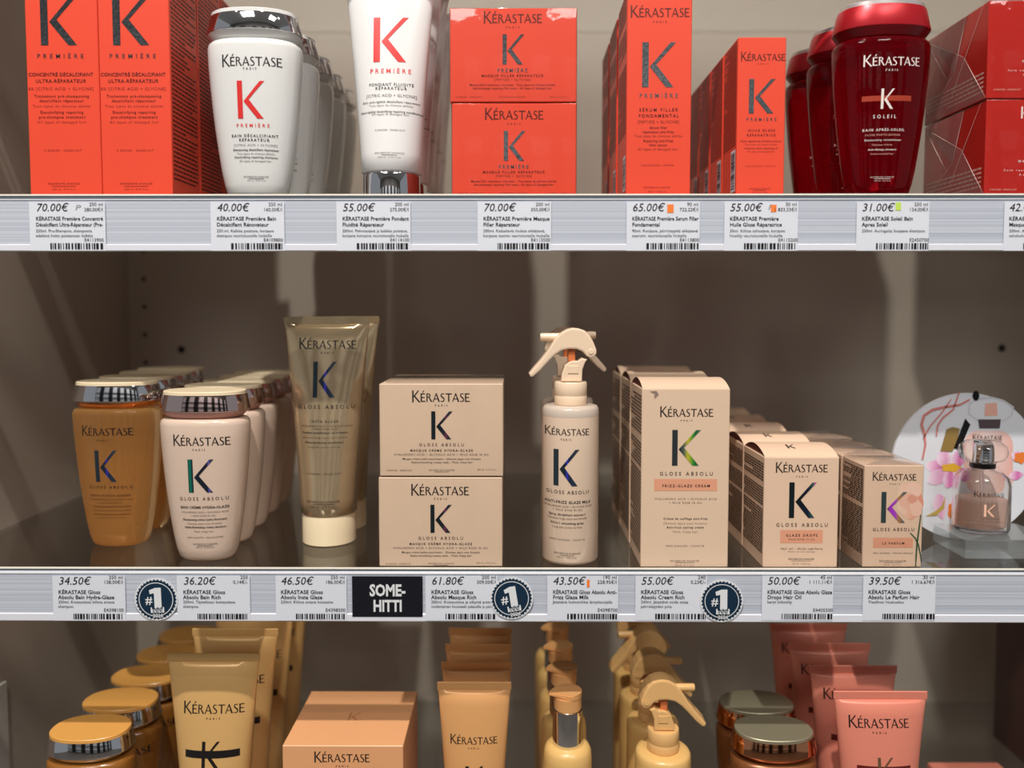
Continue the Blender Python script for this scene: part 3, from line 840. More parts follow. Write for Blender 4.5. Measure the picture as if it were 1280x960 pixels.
# white shampoo bottles
G = 'white shampoo bottles on the upper shelf'
t, f = bain('shampoo_bottle', 'front white shampoo bottle with red monogram and chrome lid', 'bottle', G, 319.8, 60, .022, Z1, 1.035, WHITE_PL, WHITE_PL, CHROME, WHITE_PL)
S = Sheet(t, .001, f, CB, curved=True)
S.logo(182, 466, 317); S.text('PARIS', 285, 350, 332, 15, INK)
REDK = pmat('red_monogram_ink', (226, 52, 50), .35)
S.mono(254, 388, 388, 567, REDK); S.text('PREMIÈRE', 248, 406, 608, 19, INK_RED, 1)
S.text('BAIN DÉCALCIFIANT', 222, 442, 655, 15, INK, 2); S.text('RÉPARATEUR', 259, 403, 675, 15, INK, 2)
S.text('[CITRIC ACID + GLYCINE]', 232, 437, 698, 12, INK_SOFT); S.text('Shampooing décalcifiant réparateur', 227, 442, 720, 12, INK, 2)
S.text('Tous types de cheveux abîmés', 245, 425, 738, 11, INK_SOFT); S.text('Decalcifying repairing shampoo', 233, 437, 755, 12, INK, 2)
S.text('All types of damaged hair', 258, 410, 773, 11, INK_SOFT); S.text('RECHERCHE AVANCÉE', 276, 394, 847, 9, INK)
S.bar(300, 372, 851, 853, INK, 'underline'); S.text('250 ml  8.45 fl.oz', 292, 380, 864, 8, INK); S.done()
row(t, 5, .0505, behind(5, '# white shampoo bottle from the front in its receding row'))

# white conditioner tubes
G = 'white conditioner tubes on the upper shelf'
t, f = tube('conditioner_tube', 'front white conditioner tube with red monogram standing on its chrome cap', 'tube', G, 489.0, 120, .0245, Z1, .186, .0715, .0212, .0175, WHITE_TUBE, CHROME)
S = Sheet(t, .0035, f, CB, curved=True)
S.logo(850, 1130, -150); S.mono(898, 1070, 58, 283, REDK); S.text('PREMIÈRE', 884, 1084, 340, 26, INK_RED, 1)
S.text('FONDANT FLUIDITÉ', 880, 1096, 404, 17, INK, 1); S.text('RÉPARATEUR', 912, 1064, 423, 17, INK, 1)
S.text('[CITRIC ACID + GLYCINE]', 867, 1110, 458, 16, INK_SOFT); S.text('Soin anti-rigidité décalcifiant réparateur', 848, 1126, 488, 13, INK, 1)
S.text('Tous types de cheveux abîmés', 882, 1092, 505, 12, INK_SOFT); S.text('Anti-rigidity decalcifying repairing conditioner', 838, 1138, 536, 13, INK, 1)
S.text('All types of damaged hair', 897, 1076, 549, 12, INK_SOFT); S.text('À RINCER - RINSE-OUT', 914, 1058, 626, 10, INK_SOFT)
S.text('RECHERCHE AVANCÉE', 914, 1056, 738, 10, INK_SOFT); S.bar(948, 1022, 743, 745, INK_SOFT, 'underline'); S.text('200 ml  6.76 fl.oz', 930, 1038, 758, 9, INK_SOFT); S.done()
row(t, 5, .0455, behind(5, '# white conditioner tube from the front, mostly hidden behind the front tube'))

# orange mask boxes
G = 'orange mask boxes stacked on the upper shelf'
def orange_mask(label, u0, u1, vt, vm, zb, dy, ztop=None):
    t = carton('mask_box', label, 'box', G, u0, u1, vt, zb, 0.0, .0865, ORANGE, vm, wrap=True)
    S = Sheet(t, -.0004, lambda x, z: -.0865 / 2, CC); x = 6 if dy else 0
    S.logo(244 + x, 519 + x, 107 + dy, INK_DKRED); S.text('PARIS', 348 + x, 411 + x, 129 + dy, 12, INK_DKRED)
    S.mono(332 + x, 434 + x, 161 + dy, 302 + dy, SILVER); S.text('PREMIÈRE', 307 + x, 449 + x, 339 + dy, 20, SILVER, 1, part='foil_lettering')
    S.text('MASQUE FILLER RÉPARATEUR', 233 + x, 524 + x, 361 + dy, 13, INK_DKRED, 2); S.text('[PEPTIDE + GLYCINE]', 293 + x, 465 + x, 379 + dy, 12, INK_RED2)
    S.text('Masque filler réparateur anti-casse - Tous types de cheveux abîmés', 177 + x, 580 + x, 403 + dy, 11, INK_DKRED, 1)
    S.text('Anti-breakage repairing filler mask - All types of damaged hair', 192 + x, 566 + x, 419 + dy, 11, INK_DKRED, 1)
    S.text('À RINCER - RINSE-OUT', 113 + x, 236 + x, 459 + dy, 8, INK_RED2); S.text('RECHERCHE AVANCÉE', 316 + x, 440 + x, 459 + dy, 8, INK_RED2); S.text('200 ml  6.76 fl.oz', 552 + x, 645 + x, 459 + dy, 8, INK_RED2)
    S.done(); z = t.location.z + t['h']; clean(t); return t, z
t, z = orange_mask('lower shrink-wrapped orange mask box on the upper shelf', 565, 720.3, 128.5, 185, Z1, 454)
t, z = orange_mask('top shrink-wrapped orange mask box stacked on the other', 562.6, 720.8, 9.5, 60, z + .0002, 0)

# serum cartons
G = 'orange serum cartons right of the mask boxes'
t = carton('serum_carton', 'front narrow orange serum carton with silver monogram, right of the mask boxes', 'carton', G, 783.3, 864, -14, Z1, 0.0, .049, ORANGE, 120)
S = Sheet(t, 0.0, lambda x, z: -.0245, CC)
S.logo(935, 1213, 80, INK_DKRED); S.text('PARIS', 1040, 1104, 104, 13, INK_DKRED); S.mono(990, 1146, 199, 410, SILVER)
S.text('PREMIÈRE', 975, 1157, 460, 23, SILVER, 1, part='foil_lettering'); S.text('SÉRUM FILLER', 975, 1157, 524, 17, INK_DKRED, 2); S.text('FONDAMENTAL', 972, 1161, 552, 17, INK_DKRED, 2)
S.text('[PEPTIDE + GLYCINE]', 967, 1163, 580, 15, INK_RED2)
for tx, a, b, y, bo in (('Sérum filler', 1024, 1107, 606, 2), ('réparateur anti-frizz', 990, 1138, 626, 2), ('Tous types de cheveux abîmés', 952, 1176, 645, 0), ('Repairing anti-frizz', 994, 1134, 668, 2), ('filler serum', 1022, 1106, 688, 2), ('All types of damaged hair', 968, 1156, 707, 0)):
    S.text(tx, a, b, y, 13, INK_DKRED if bo else INK_RED2, bo)
S.text('SANS RINÇAGE - LEAVE-IN', 985, 1138, 781, 9, INK_RED2); S.text('RECHERCHE AVANCÉE', 995, 1121, 886, 9, INK_RED2); S.text('90 ml  3.04 fl.oz', 1015, 1103, 905, 9, INK_RED2); S.done()
def barcode_side(t, z0, z1, y0, y1, seed):
    x = -t['w'] / 2
    vs = [(x - .0002, y0, z0), (x - .0002, y1, z0), (x - .0002, y1, z1), (x - .0002, y0, z1)]
    obj('barcode_panel', vs, [(0, 1, 2, 3)], PAPER, t)
    rnd = random.Random(seed); z = z0 + .002; q = []
    while z < z1 - .002:
        h = rnd.choice((.0004, .0004, .0008, .0012)); q.append((y0 + .0015, y1 - .001, z, z + h)); z += h + rnd.choice((.0004, .0006, .001))
    side_print(q, x - .0003, INK, t, 'barcode')
side_lines(t, (-1,), 40, 8, INK_DKRED, .045, .145, para=(8, 9, 17, 18, 19)); barcode_side(t, .004, .029, -.022, -.008, 3); clean(t)
row(t, 3, .058, behind(3, '# narrow orange serum carton from the front of its row'))

# small oil cartons
G = 'small orange oil cartons on the upper shelf'
t = carton('oil_carton', 'front small orange oil carton with silver monogram beside the dark red bottles', 'carton', G, 921.5, 981.6, 46.4, Z1, 0.0, .0385, ORANGE, 130)
S = Sheet(t, 0.0, lambda x, z: -.01925, CD)
S.logo(202, 371, 231, INK_DKRED); S.text('PARIS', 265, 306, 244, 8, INK_DKRED); S.mono(233, 331, 301, 432, SILVER); S.text('PREMIÈRE', 222, 337, 461, 14, SILVER, 1, part='foil_lettering')
S.text('HUILE GLOSS', 229, 331, 501, 10, INK_DKRED, 2); S.text('RÉPARATRICE', 224, 333, 519, 10, INK_DKRED, 2)
S.text('Huile réparatrice brillance intense', 199, 355, 541, 8, INK_DKRED, 1); S.text('Tous types de cheveux abîmés', 216, 340, 553, 7, INK_RED2); S.text('Intensive shine repairing oil', 213, 342, 568, 8, INK_DKRED, 1); S.text('All types of damaged hair', 226, 330, 580, 7, INK_RED2)
S.text('SANS RINÇAGE - LEAVE-IN', 220, 332, 635, 6, INK_RED2); S.text('RECHERCHE AVANCÉE', 234, 314, 721, 6, INK_RED2); S.bar(250, 298, 724, 725.5, INK_RED2, 'underline'); S.text('30 ml  1.01 fl.oz', 246, 302, 735, 6, INK_RED2); S.done()
side_lines(t, (-1,), 38, 9, INK_DKRED, .036, .110); barcode_side(t, .003, .033, -.017, -.005, 5); clean(t)
row(t, 5, .0405, behind(5, '# small orange oil carton from the front of its row'))

# dark red after-sun bottles
G = 'translucent dark red shampoo bottles on the upper shelf'
t, f = bain('red_shampoo_bottle', 'front translucent dark red shampoo bottle with red cap and silver top', 'bottle', G, 1100.5, 60, .022, Z1, 1.040, RED_BOT, pmat('dark_red_skirt', (120, 10, 22), .3), RED_CAP, pmat('silver_cap_top', (214, 206, 204), .3, .6), 1)
S = Sheet(t, .001, f, CD, curved=True)
S.logo(672, 886, 251, INK_WHITE); S.text('PARIS', 750, 797, 269, 11, INK_WHITE)
S.bar(670, 853, 364, 384, pmat('rust_band', (168, 58, 36), .4)); S.mono(737, 785, 338, 414, INK_WHITE); S.text('SOLEIL', 708, 795, 449, 15, INK_WHITE, 1)
S.text('BAIN APRÈS-SOLEIL', 674, 829, 497, 11, INK_WHITE, 2); S.text('FILTRE PHOTO-DÉFENSE', 684, 813, 515, 8, INK_PALE); S.text('Shampooing reconstituant', 682, 817, 534, 9, INK_WHITE, 1); S.text('Cheveux colorés', 708, 784, 552, 8, INK_PALE)
S.text('Anti-damage shampoo', 695, 800, 570, 9, INK_WHITE, 1); S.text('Colour-treated hair', 704, 790, 586, 8, INK_PALE); S.text('RECHERCHE AVANCÉE', 708, 796, 673, 6, INK_WHITE); S.bar(722, 784, 676, 677.5, INK_WHITE, 'underline'); S.text('250 ml  8.5 fl.oz', 722, 784, 687, 6, INK_WHITE); S.done()
row(t, 3, .0515, behind(3, '# dark red shampoo bottle from the front of its row'))

# red mask boxes at the right edge
G = 'metallic red mask boxes at the right end of the upper shelf'
def red_mask(label, u0, vt, vm, zb, lower):
    t = carton('red_mask_box', label, 'box', G, u0, u0 + 156, vt, zb, 0.0, .0865, RED_CARD, vm, wrap=True)
    S = Sheet(t, -.0004, lambda x, z: -.0865 / 2, (0, 0, 1)); dx, dy = (0, 0) if lower else (5, -125)
    S.mono(1277 + dx, 1287 + dx, 133 + dy, 148 + dy, INK_WHITE) if lower else None
    S.text('MASQUE APRÈS-SOLEIL', 1273 + dx, 1347 + dx, 203 + dy, 3.6, INK_WHITE, 2); S.text('Soin reconstituant - Cheveux colorés', 1255 + dx, 1365 + dx, 214 + dy, 3, INK_WHITE, 1)
    S.text('Anti-damage mask', 1274 + dx, 1340 + dx, 219.5 + dy, 3, INK_WHITE, 1); S.text('À RINCER - RINSE-OUT', 1237 + dx, 1271 + dx, 238 + dy, 2.6, INK_PALE); S.done()
    w, h, d = t['w'], t['h'], t['d']
    side_print(dash_lines(-d / 2 + .004, d / 2 - .004, .006, .022, 5, 11), -w / 2 - .0002, INK_PALE, t)
    x = -w / 2 - .0007
    # folded cellophane end: two triangular flaps with pale creases
    fold = [((-d / 2, .001), (-d / 2 + .030, h * .56)), ((-d / 2 + .030, h * .56), (d / 2, h - .001)), ((-d / 2 + .028, h - .001), (-d / 2 + .042, h * .45)), ((-d / 2 + .042, h * .45), (d / 2, .001)), ((-d / 2 + .052, h * .40), (d / 2 - .004, h * .93)), ((-d / 2 + .006, h - .001), (-d / 2 + .046, .012))]
    for (a, b) in fold:
        dy_, dz_ = b[0] - a[0], b[1] - a[1]; l = math.hypot(dy_, dz_); nx, nz = -dz_ / l * .00018, dy_ / l * .00018
        obj('wrap_crease', [(x, a[0] - nx, a[1] - nz), (x, b[0] - nx, b[1] - nz), (x, b[0] + nx, b[1] + nz), (x, a[0] + nx, a[1] + nz), (x - .0004, (a[0] + b[0]) / 2, (a[1] + b[1]) / 2)], [(0, 1, 4), (1, 2, 4), (2, 3, 4), (3, 0, 4)], WRAP_EDGE, t)
    tri = mix_flap
    obj('wrap_flap', [(x + .0001, -d / 2, .001), (x - .0002, -d / 2 + .030, h * .56), (x - .0002, d / 2 - .002, h - .001), (x + .0001, d / 2, h * .4), (x + .0001, d / 2, .001)], [(0, 1, 2, 3, 4)], tri, t)
    obj('wrap_flap', [(x, -d / 2 + .028, h - .001), (x - .0002, -d / 2 + .042, h * .45), (x, d / 2, h - .001)], [(0, 1, 2)], tri, t)
    z = t.location.z + h; clean(t); return t, z
mix_flap = mix_glass('cellophane_flap', (.9, .88, .87), 1.4, .12, (50, .5, (1, 1, 1)), (.12, (.75, .62, .58)))
t, z = red_mask('lower metallic red mask box at the right end of the upper shelf', 1231.8, 124, 185, Z1, True)
t, z = red_mask('top metallic red mask box stacked at the right end of the upper shelf', 1235, 0, 60, z + .0002, False)

# ================================================================== middle shelf
G = 'amber see-through shampoo bottles on the middle shelf'
t, f = bain('amber_shampoo_bottle', 'front amber see-through shampoo bottle with chrome lid', 'bottle', G, 150, 600, .061, Z2, 1.03, AMBER, COPPER, CHROME, IVORY)
S = Sheet(t, .040, f, CE, curved=True)
BR = pmat('brown_ink', (60, 34, 22), .45)
S.logo(60, 234, 478); S.text('PARIS', 116, 157, 496, 9, INK); S.mono(104, 184, 529, 638, HOLO_F); S.text('GLOSS ABSOLU', 80, 228, 662, 12, BR, 1)
S.text('BAIN HYDRA-GLAZE', 86, 220, 690, 9, BR, 2); S.text('HYALURONIC ACID + GLYCOLIC ACID', 84, 228, 703, 6.5, BR); S.text('+ WILD ROSE IN OIL', 106, 194, 715, 6.5, BR)
S.text('Shampooing hydra-illuminant', 90, 220, 728, 8, BR, 1); S.text('Cheveux longs sujets aux frisottis', 92, 220, 741, 7, BR); S.text('Hydra-illuminating shampoo', 92, 216, 755, 8, BR, 1); S.text('Long hair prone to frizz', 104, 200, 767, 7, BR); S.done()
for c in row(t, 4, .047, behind(4, '# amber shampoo bottle from the front of its row'), dx=-.0058)[1:]:
    for ch in list(c.children):
        if 'lettering' in ch.name or ch.name.startswith('monogram'): bpy.data.objects.remove(ch)

G = 'cream shampoo bottles on the middle shelf'
t, f = bain('cream_shampoo_bottle', 'front opaque cream shampoo bottle with chrome lid and ivory top', 'bottle', G, 258.8, 600, .0245, Z2, 1.0, CREAM_PL, pmat('rose_lid_skirt', (208, 150, 136), .25), ROSE_CHROME, IVORY)
S = Sheet(t, .004, f, CE, curved=True)
S.logo(374, 565, 512); S.text('PARIS', 442, 485, 528, 9, INK); S.mono(424, 514, 560, 675, HOLO_A); S.text('GLOSS ABSOLU', 392, 556, 702, 13, INK_SOFT, 1)
S.text('BAIN CRÈME HYDRA-GLAZE', 394, 556, 731, 10, INK, 2); S.text('HYALURONIC ACID + GLYCOLIC ACID', 397, 554, 747, 7, INK_SOFT); S.text('+ WILD ROSE IN OIL', 429, 514, 759, 7, INK_SOFT)
S.text('Shampooing crème hydra-illuminant', 401, 548, 773, 8.5, INK, 2); S.text('Cheveux épais avec frisottis', 416, 532, 787, 7.5, INK_SOFT); S.text('Hydra-illuminating creamy shampoo', 407, 545, 800, 8.5, INK, 2); S.text('Thick, frizzy hair', 438, 506, 815, 7.5, INK_SOFT)
S.text('SANS SULFATES - NO SULFATES*', 414, 536, 836, 6.5, INK_SOFT); S.text('RECHERCHE AVANCÉE', 434, 516, 859, 6, INK); S.bar(448, 500, 862, 863.4, INK, 'underline'); S.text('250 ml  8.45 fl.oz', 444, 504, 871, 5.5, INK); S.done()
row(t, 5, .0455, behind(5, '# cream shampoo bottle from the front of its row'), dx=-.0028)

G = 'see-through champagne tubes on the middle shelf'
t, f = tube('champagne_tube', 'front see-through champagne gold tube standing on a cream cap', 'tube', G, 410.3, 540, .0700, Z2, .1840, .0697, .0216, .0240, GOLD_CLEAR, IVORY)
S = Sheet(t, .050, f, CE, curved=True)
S.logo(790, 990, 184); S.text('PARIS', 868, 913, 199, 9, INK); S.mono(842, 926, 228, 352, HOLO_F); S.text('GLOSS ABSOLU', 792, 988, 390, 15, INK, 1)
S.text('INSTA GLAZE', 838, 934, 437, 9, INK, 2); S.text('HYALURONIC ACID + GLYCOLIC ACID', 806, 980, 452, 7, BR); S.text('+ WILD ROSE IN OIL', 844, 938, 462, 7, BR); S.text('Fondant amplificateur de brillance', 810, 966, 475, 8, INK, 2)
S.text('Cheveux longs sujets aux frisottis', 812, 964, 491, 7, BR); S.text('Gloss-enhancing conditioner', 820, 954, 508, 8, INK, 2); S.text('Long hair prone to frizz', 832, 942, 523, 7, BR); S.text('À RINCER - RINSE-OUT', 828, 948, 614, 7, BR)
S.text('RECHERCHE AVANCÉE', 832, 944, 708, 8, BR); S.bar(850, 926, 712, 713.5, BR, 'underline'); S.text('200 ml  6.8 fl.oz', 844, 930, 725, 8, BR); S.done()
row(t, 2, .045, ['second champagne gold tube, right behind the front one'])

G = 'cream mask boxes stacked on the middle shelf'
def cream_mask(label, u0, u1, vt, vm, zb, dy, dx):
    t = carton('cream_mask_box', label, 'box', G, u0, u1, vt, zb, 0.0, .0865, CREAM_CARD, vm, wrap=True)
    S = Sheet(t, -.0004, lambda x, z: -.0865 / 2, CF)
    S.logo(156 + dx, 360 + dx, 345 + dy); S.text('PARIS', 236 + dx, 281 + dx, 359 + dy, 9, INK); S.mono(223 + dx, 299 + dx, 379 + dy, 478 + dy, HOLO_B); S.text('GLOSS ABSOLU', 180 + dx, 339 + dx, 502 + dy, 12, INK_SOFT, 1)
    S.text('MASQUE CRÈME HYDRA-GLAZE', 149 + dx, 370 + dx, 521 + dy, 9, INK, 2); S.text('HYALURONIC ACID + GLYCOLIC ACID + WILD ROSE IN OIL', 92 + dx, 427 + dx, 535 + dy, 8, INK_SOFT)
    S.text('Masque crème hydra-nourrissant - Cheveux épais avec frisottis', 122 + dx, 398 + dx, 550 + dy, 7.5, INK, 1); S.text('Hydra-smoothing creamy mask - Thick, frizzy hair', 152 + dx, 369 + dx, 562 + dy, 7.5, INK, 1)
    S.text('À RINCER - RINSE-OUT', 66 + dx, 156 + dx, 590 + dy, 6, INK_SOFT); S.text('RECHERCHE AVANCÉE', 215 + dx, 306 + dx, 589 + dy, 6, INK_SOFT); S.bar(234 + dx, 286 + dx, 592 + dy, 593.3 + dy, INK_SOFT, 'underline'); S.text('200 ml  6.76 fl.oz', 386 + dx, 452 + dx, 587 + dy, 6, INK_SOFT); S.done()
    z = t.location.z + t['h']; clean(t); return t, z
t, z = cream_mask('lower shrink-wrapped cream mask box on the middle shelf', 473.8, 627.8, 596.2, 655, Z2, 330, -3)
t, z = cream_mask('top shrink-wrapped cream mask box stacked on the other', 474.5, 628.8, 479.2, 535, z + .0002, 0, 0)

G = 'ivory trigger spray bottles on the middle shelf'
t, f = spray('spray_bottle', 'front ivory trigger spray bottle, its lever reaching to the left', 'bottle', G, 712.8, 600, .0225, Z2, MILK, IVORY_PALE, MILK_CLEAR)
S = Sheet(t, .0015, f, CF, curved=True)
S.logo(627, 783, 464); S.text('PARIS', 680, 718, 480, 9, INK); S.mono(656, 746, 514, 643, HOLO_F); S.text('GLOSS ABSOLU', 630, 782, 671, 14, INK_SOFT, 1); S.text('ANTI-FRIZZ GLAZE MILK', 626, 788, 705, 11, INK, 2)
S.text('HYALURONIC ACID + GLYCOLIC ACID', 624, 792, 719, 8, INK_SOFT); S.text('+ WILD ROSE IN OIL', 652, 758, 731, 8, INK_SOFT); S.text('Spray disciplinant tout-en-1', 640, 770, 748, 9, INK, 2); S.text('Cheveux longs sujets aux frisottis', 636, 774, 761, 8, INK_SOFT)
S.text('All-in-1 smoothing spray', 645, 762, 778, 9, INK, 2); S.text('Long hair prone to frizz', 651, 756, 792, 8, INK_SOFT); S.text('SANS RINÇAGE - LEAVE-IN', 642, 766, 836, 7, INK_SOFT); S.text('RECHERCHE AVANCÉE', 657, 750, 884, 6.5, INK); S.bar(676, 728, 888, 889.3, INK, 'underline'); S.text('190 ml  6.42 fl.oz', 667, 735, 898, 6, INK); S.done()
c = copy_tree(t); c.location = (t.location.x + .0005, .073, Z2); c.rotation_euler = (0, 0, math.pi); c['label'] = 'second ivory trigger spray bottle, behind the front one with its lever reaching right'

G = 'tall cream cartons on the middle shelf'
def cream_sides(t, rows, seed, ztop, mat=INK_SOFT, para=(11, 12, 20)):
    d = t['d']
    side_print(dash_lines(-d / 2 + .002, d / 2 - .002, .010, ztop, rows, seed, .75, para), -t['w'] / 2 - .0002, mat, t)
t = carton('cream_carton', 'front tall cream carton with green foil monogram and a torn corner', 'carton', G, 801.6, 911.2, 486, Z2, 0.0, .055, CREAM_CARD, 600, dome=.0062)
S = Sheet(t, 0.0, lambda x, z: -.0275, CG)
S.logo(249, 469, 300); S.text('PARIS', 333, 382, 317, 10, INK); S.mono(299, 416, 355, 503, HOLO_C); S.text('GLOSS ABSOLU', 246, 467, 543, 17, INK_SOFT, 1); S.bar(224, 484, 558, 608, PEACH); S.text('FRIZZ-GLAZE CREAM', 257, 455, 592, 13, INK, 2)
S.text('HYALURONIC ACID + GLYCOLIC ACID', 226, 482, 644, 9, INK_SOFT); S.text('+ WILD ROSE IN OIL', 285, 422, 660, 9, INK_SOFT); S.text('Crème de coiffage anti-frizz', 262, 444, 726, 10, INK, 2); S.text('Cheveux épais avec frisottis', 262, 442, 745, 9, INK_SOFT); S.text('Anti-frizz styling cream', 275, 429, 762, 10, INK, 2); S.text('Thick, frizzy hair', 300, 404, 780, 9, INK_SOFT)
S.text('SANS RINÇAGE - LEAVE-IN', 272, 430, 838, 8, INK_SOFT); S.text('RECHERCHE AVANCÉE', 289, 410, 900, 8, INK_SOFT); S.bar(310, 390, 903, 904.4, INK_SOFT, 'underline'); S.text('240 ml  8.11 fl.oz', 308, 388, 917, 7, INK_SOFT); S.done()
cream_sides(t, 44, 21, t['h'] - .004); clean(t)
cs = row(t, 3, .0605, behind(3, '# tall cream carton from the front of its row'))
a, za = Sheet(t, 0, None, CG).xz(205, 196); b, zb_ = Sheet(t, 0, None, CG).xz(243, 226)
obj('torn_patch', [(a, -.0277, za), (a + .005, -.0281, za + .0003), (b - .001, -.0279, za - .0008), (b, -.0277, (za + zb_) / 2), (b - .003, -.0277, zb_), (b - .0035, -.0277, zb_ + .0025), (a + .006, -.0277, za - .003)], [(0, 6, 2, 1), (6, 5, 3, 2), (5, 4, 3)], pmat('torn_card', (150, 128, 116), .8), t)

G = 'pale pink hair oil cartons on the middle shelf'
t = carton('hair_oil_carton', 'front pale pink hair oil carton with magenta-tipped foil monogram', 'carton', G, 954.6, 1047.8, 571.6, Z2, 0.0, .0530, PINK_CARD, 640, dome=.0062)
S = Sheet(t, 0.0, lambda x, z: -.0265, CH)
S.logo(235, 454, 438); S.text('PARIS', 320, 369, 458, 10, INK); S.mono(292, 405, 481, 631, HOLO_D); S.text('GLOSS ABSOLU', 235, 454, 667, 17, INK_SOFT, 1); S.bar(254, 432, 682, 737, PEACH); S.text('GLAZE DROPS', 277, 410, 709, 12, INK, 2); S.text('WILD ROSE IN OIL', 287, 400, 725, 9, INK_SOFT)
S.text('Hair oil - Huile capillaire', 255, 431, 764, 10, INK, 1); S.text('Extrait de rose sauvage', 286, 399, 775, 7, INK_SOFT); S.text('RECHERCHE AVANCÉE', 287, 396, 807, 8, INK); S.bar(300, 384, 811, 812.4, INK_SOFT, 'underline'); S.text('45 ml  1.52 fl.oz', 305, 380, 826, 7, INK_SOFT); S.done()
cream_sides(t, 34, 22, t['h'] - .004, INK, (7, 8, 16)); h = t['h']; clean(t)
k = lay_mono(-.006, -.004, .004)
obj('flap_monogram', [(x * 1.0, z - .0105, h + .0062 * math.sin(math.pi * ((z - .0105 + .0265) / .053)) ** .8 + .0003) for x, z in k[0]], k[1], INK, t)
row(t, 5, .0545, behind(5, '# pale pink hair oil carton from the front of its row'))

G = 'small wrapped perfume cartons on the middle shelf'
t = carton('perfume_carton', 'front small wrapped perfume carton with violet foil monogram and rose print', 'carton', G, 1079.6, 1153.4, 581.2, Z2, 0.0, .0392, PINK_CARD, 640, wrap=True)
S = Sheet(t, -.0004, lambda x, z: -.0196, CH)
ROSE1 = foil('rose_print', [(0, (236, 204, 180)), (.35, (240, 196, 170)), (.6, (232, 168, 140)), (1, (226, 150, 122))], .5, 0)
def blob(s, part, mat, cx, cy, rx, ry, ph=0, lob=.0, n=26):
    pts = []
    for i in range(n):
        a = 2 * math.pi * i / n; q = 1 + lob * math.sin(5 * a + ph)
        pts.append(s.xz(cx + rx * q * math.cos(a), cy + ry * q * math.sin(a)))
    s.add(part, mat, (pts, [tuple(range(n))]))
def curve(s, part, mat, pts, w):
    P = [s.xz(*p) for p in pts]; k = s.xz(1, 0)[0] - s.xz(0, 0)[0]
    s.add(part, mat, stroke(P, [w * k * (.5 + .5 * math.sin(math.pi * (i + .6) / len(P))) for i in range(len(P))]))
blob(S, 'color_band', ROSE1, 800, 560, 56, 76, .6, .06)
for k, (cx, cy, rx, ry, cc) in enumerate(((815, 515, 34, 32, (242, 200, 178)), (792, 560, 36, 34, (236, 184, 160)), (826, 590, 26, 36, (240, 194, 172)), (810, 552, 20, 18, (226, 160, 136)))):
    s3 = Sheet(t, -.0004, S.surf, CH); blob(s3, 'rose_petal', pmat('petal_print_%d' % k, cc, .5), cx, cy, rx, ry, cx, .05, 34)
    for (part, mn), geos in s3.g.items(): put_print(part, geos, S.surf, MATS[mn], t, .00014 + k * .000018)
STEM = pmat('green_stem_print', (52, 84, 56), .5)
curve(S, 'stem_print', STEM, [(846, 618), (838, 680), (830, 740), (826, 800), (824, 838)], 7); curve(S, 'stem_print', STEM, [(802, 695), (822, 716), (836, 745), (845, 790), (848, 820)], 6)
S.logo(644, 828, 473); S.text('PARIS', 716, 758, 489, 8, INK); S.mono(681, 786, 522, 652, HOLO_E); S.text('GLOSS ABSOLU', 643, 819, 686, 15, INK_SOFT, 1); S.bar(646, 812, 715, 757, PEACH); S.text('LE PARFUM', 683, 777, 743, 11, INK, 2); S.text('Hair perfume - Parfum cheveux', 646, 812, 782, 7.5, INK, 1)
S.text('RECHERCHE AVANCÉE', 671, 784, 816, 7.5, INK); S.bar(690, 768, 819, 820.3, INK_SOFT, 'underline'); S.text('30 ml  1.01 fl.oz', 691, 762, 831, 6.5, INK_SOFT); S.done()
cream_sides(t, 40, 23, t['h'] - .003, INK, (16, 17)); 
w_, h_, d_ = t['w'], t['h'], t['d']
obj('wrap_flap', [(-w_ / 2, -d_ / 2, h_ + .0001), (w_ / 2, -d_ / 2, h_ + .0001), (.001, 0, h_ + .0016)], [(0, 1, 2)], mix_flap, t); obj('wrap_flap', [(w_ / 2, d_ / 2, h_ + .0001), (-w_ / 2, d_ / 2, h_ + .0001), (.001, .0, h_ + .0018)], [(0, 1, 2)], mix_flap, t)
clean(t)
row(t, 4, .0412, behind(4, '# small wrapped perfume carton from the front of its row'))

# acrylic block, perfume tester, round display card
X0 = at(1207, 690, .02).x
t = thing('acrylic_block', 'clear acrylic block under the perfume tester', 'display block', (X0 + .034, .044, Z2))
box('block', -.034, .034, -.024, .024, .0002, .0150, ACRYLIC, t, .0006)
P = Vector((at(1226.5, 630, .046).x, .046, Z2 + .0152))
t = thing('perfume_bottle', 'glass perfume tester with round clear stopper, half full, on the acrylic block', 'bottle', P)
g = [(.0003, .0170), (.0012, .0194), (.0035, .0205), (.028, .0207), (.038, .0204), (.0435, .0185), (.0472, .0140), (.0490, .0090), (.0502, .0080)]
outer = [(z, r, r * .86, 2.2) for z, r in g]
ov, of = loft(outer, 44, True, False)
iv, jf = loft([(z + (.0028 if z < .003 else 0), max(.004, r - .0016), max(.003, q - .0014), n) for z, r, q, n in outer], 44, True, False)
m_ = len(ov) - 44
rim = [(m_ + k, m_ + (k + 1) % 44, len(ov) + m_ + (k + 1) % 44, len(ov) + m_ + k) for k in range(44)]
obj('glass_body', ov + iv, of + [tuple(len(ov) + i for i in reversed(f)) for f in jf] + rim, CLEAR, t, True, sharp=60)
obj('perfume', *loft([(.0045, .0155, .0132, 2.2), (.006, .0174, .0148, 2.2), (.0262, .0184, .0157, 2.2)], 44), PINK_LIQ, t, True, sharp=60)
obj('dip_tube', *loft([(.0055, .0007, .0007, 2), (.0502, .0007, .0007, 2)], 10), CLEAR, t, True)
obj('collar', *loft([(0.0503, .0086, .0086, 2), (0.0507, .0092, .0092, 2), (0.0542, .0092, .0092, 2), (0.0544, .0070, .0070, 2)], 32), BLACK_PL, t, True)
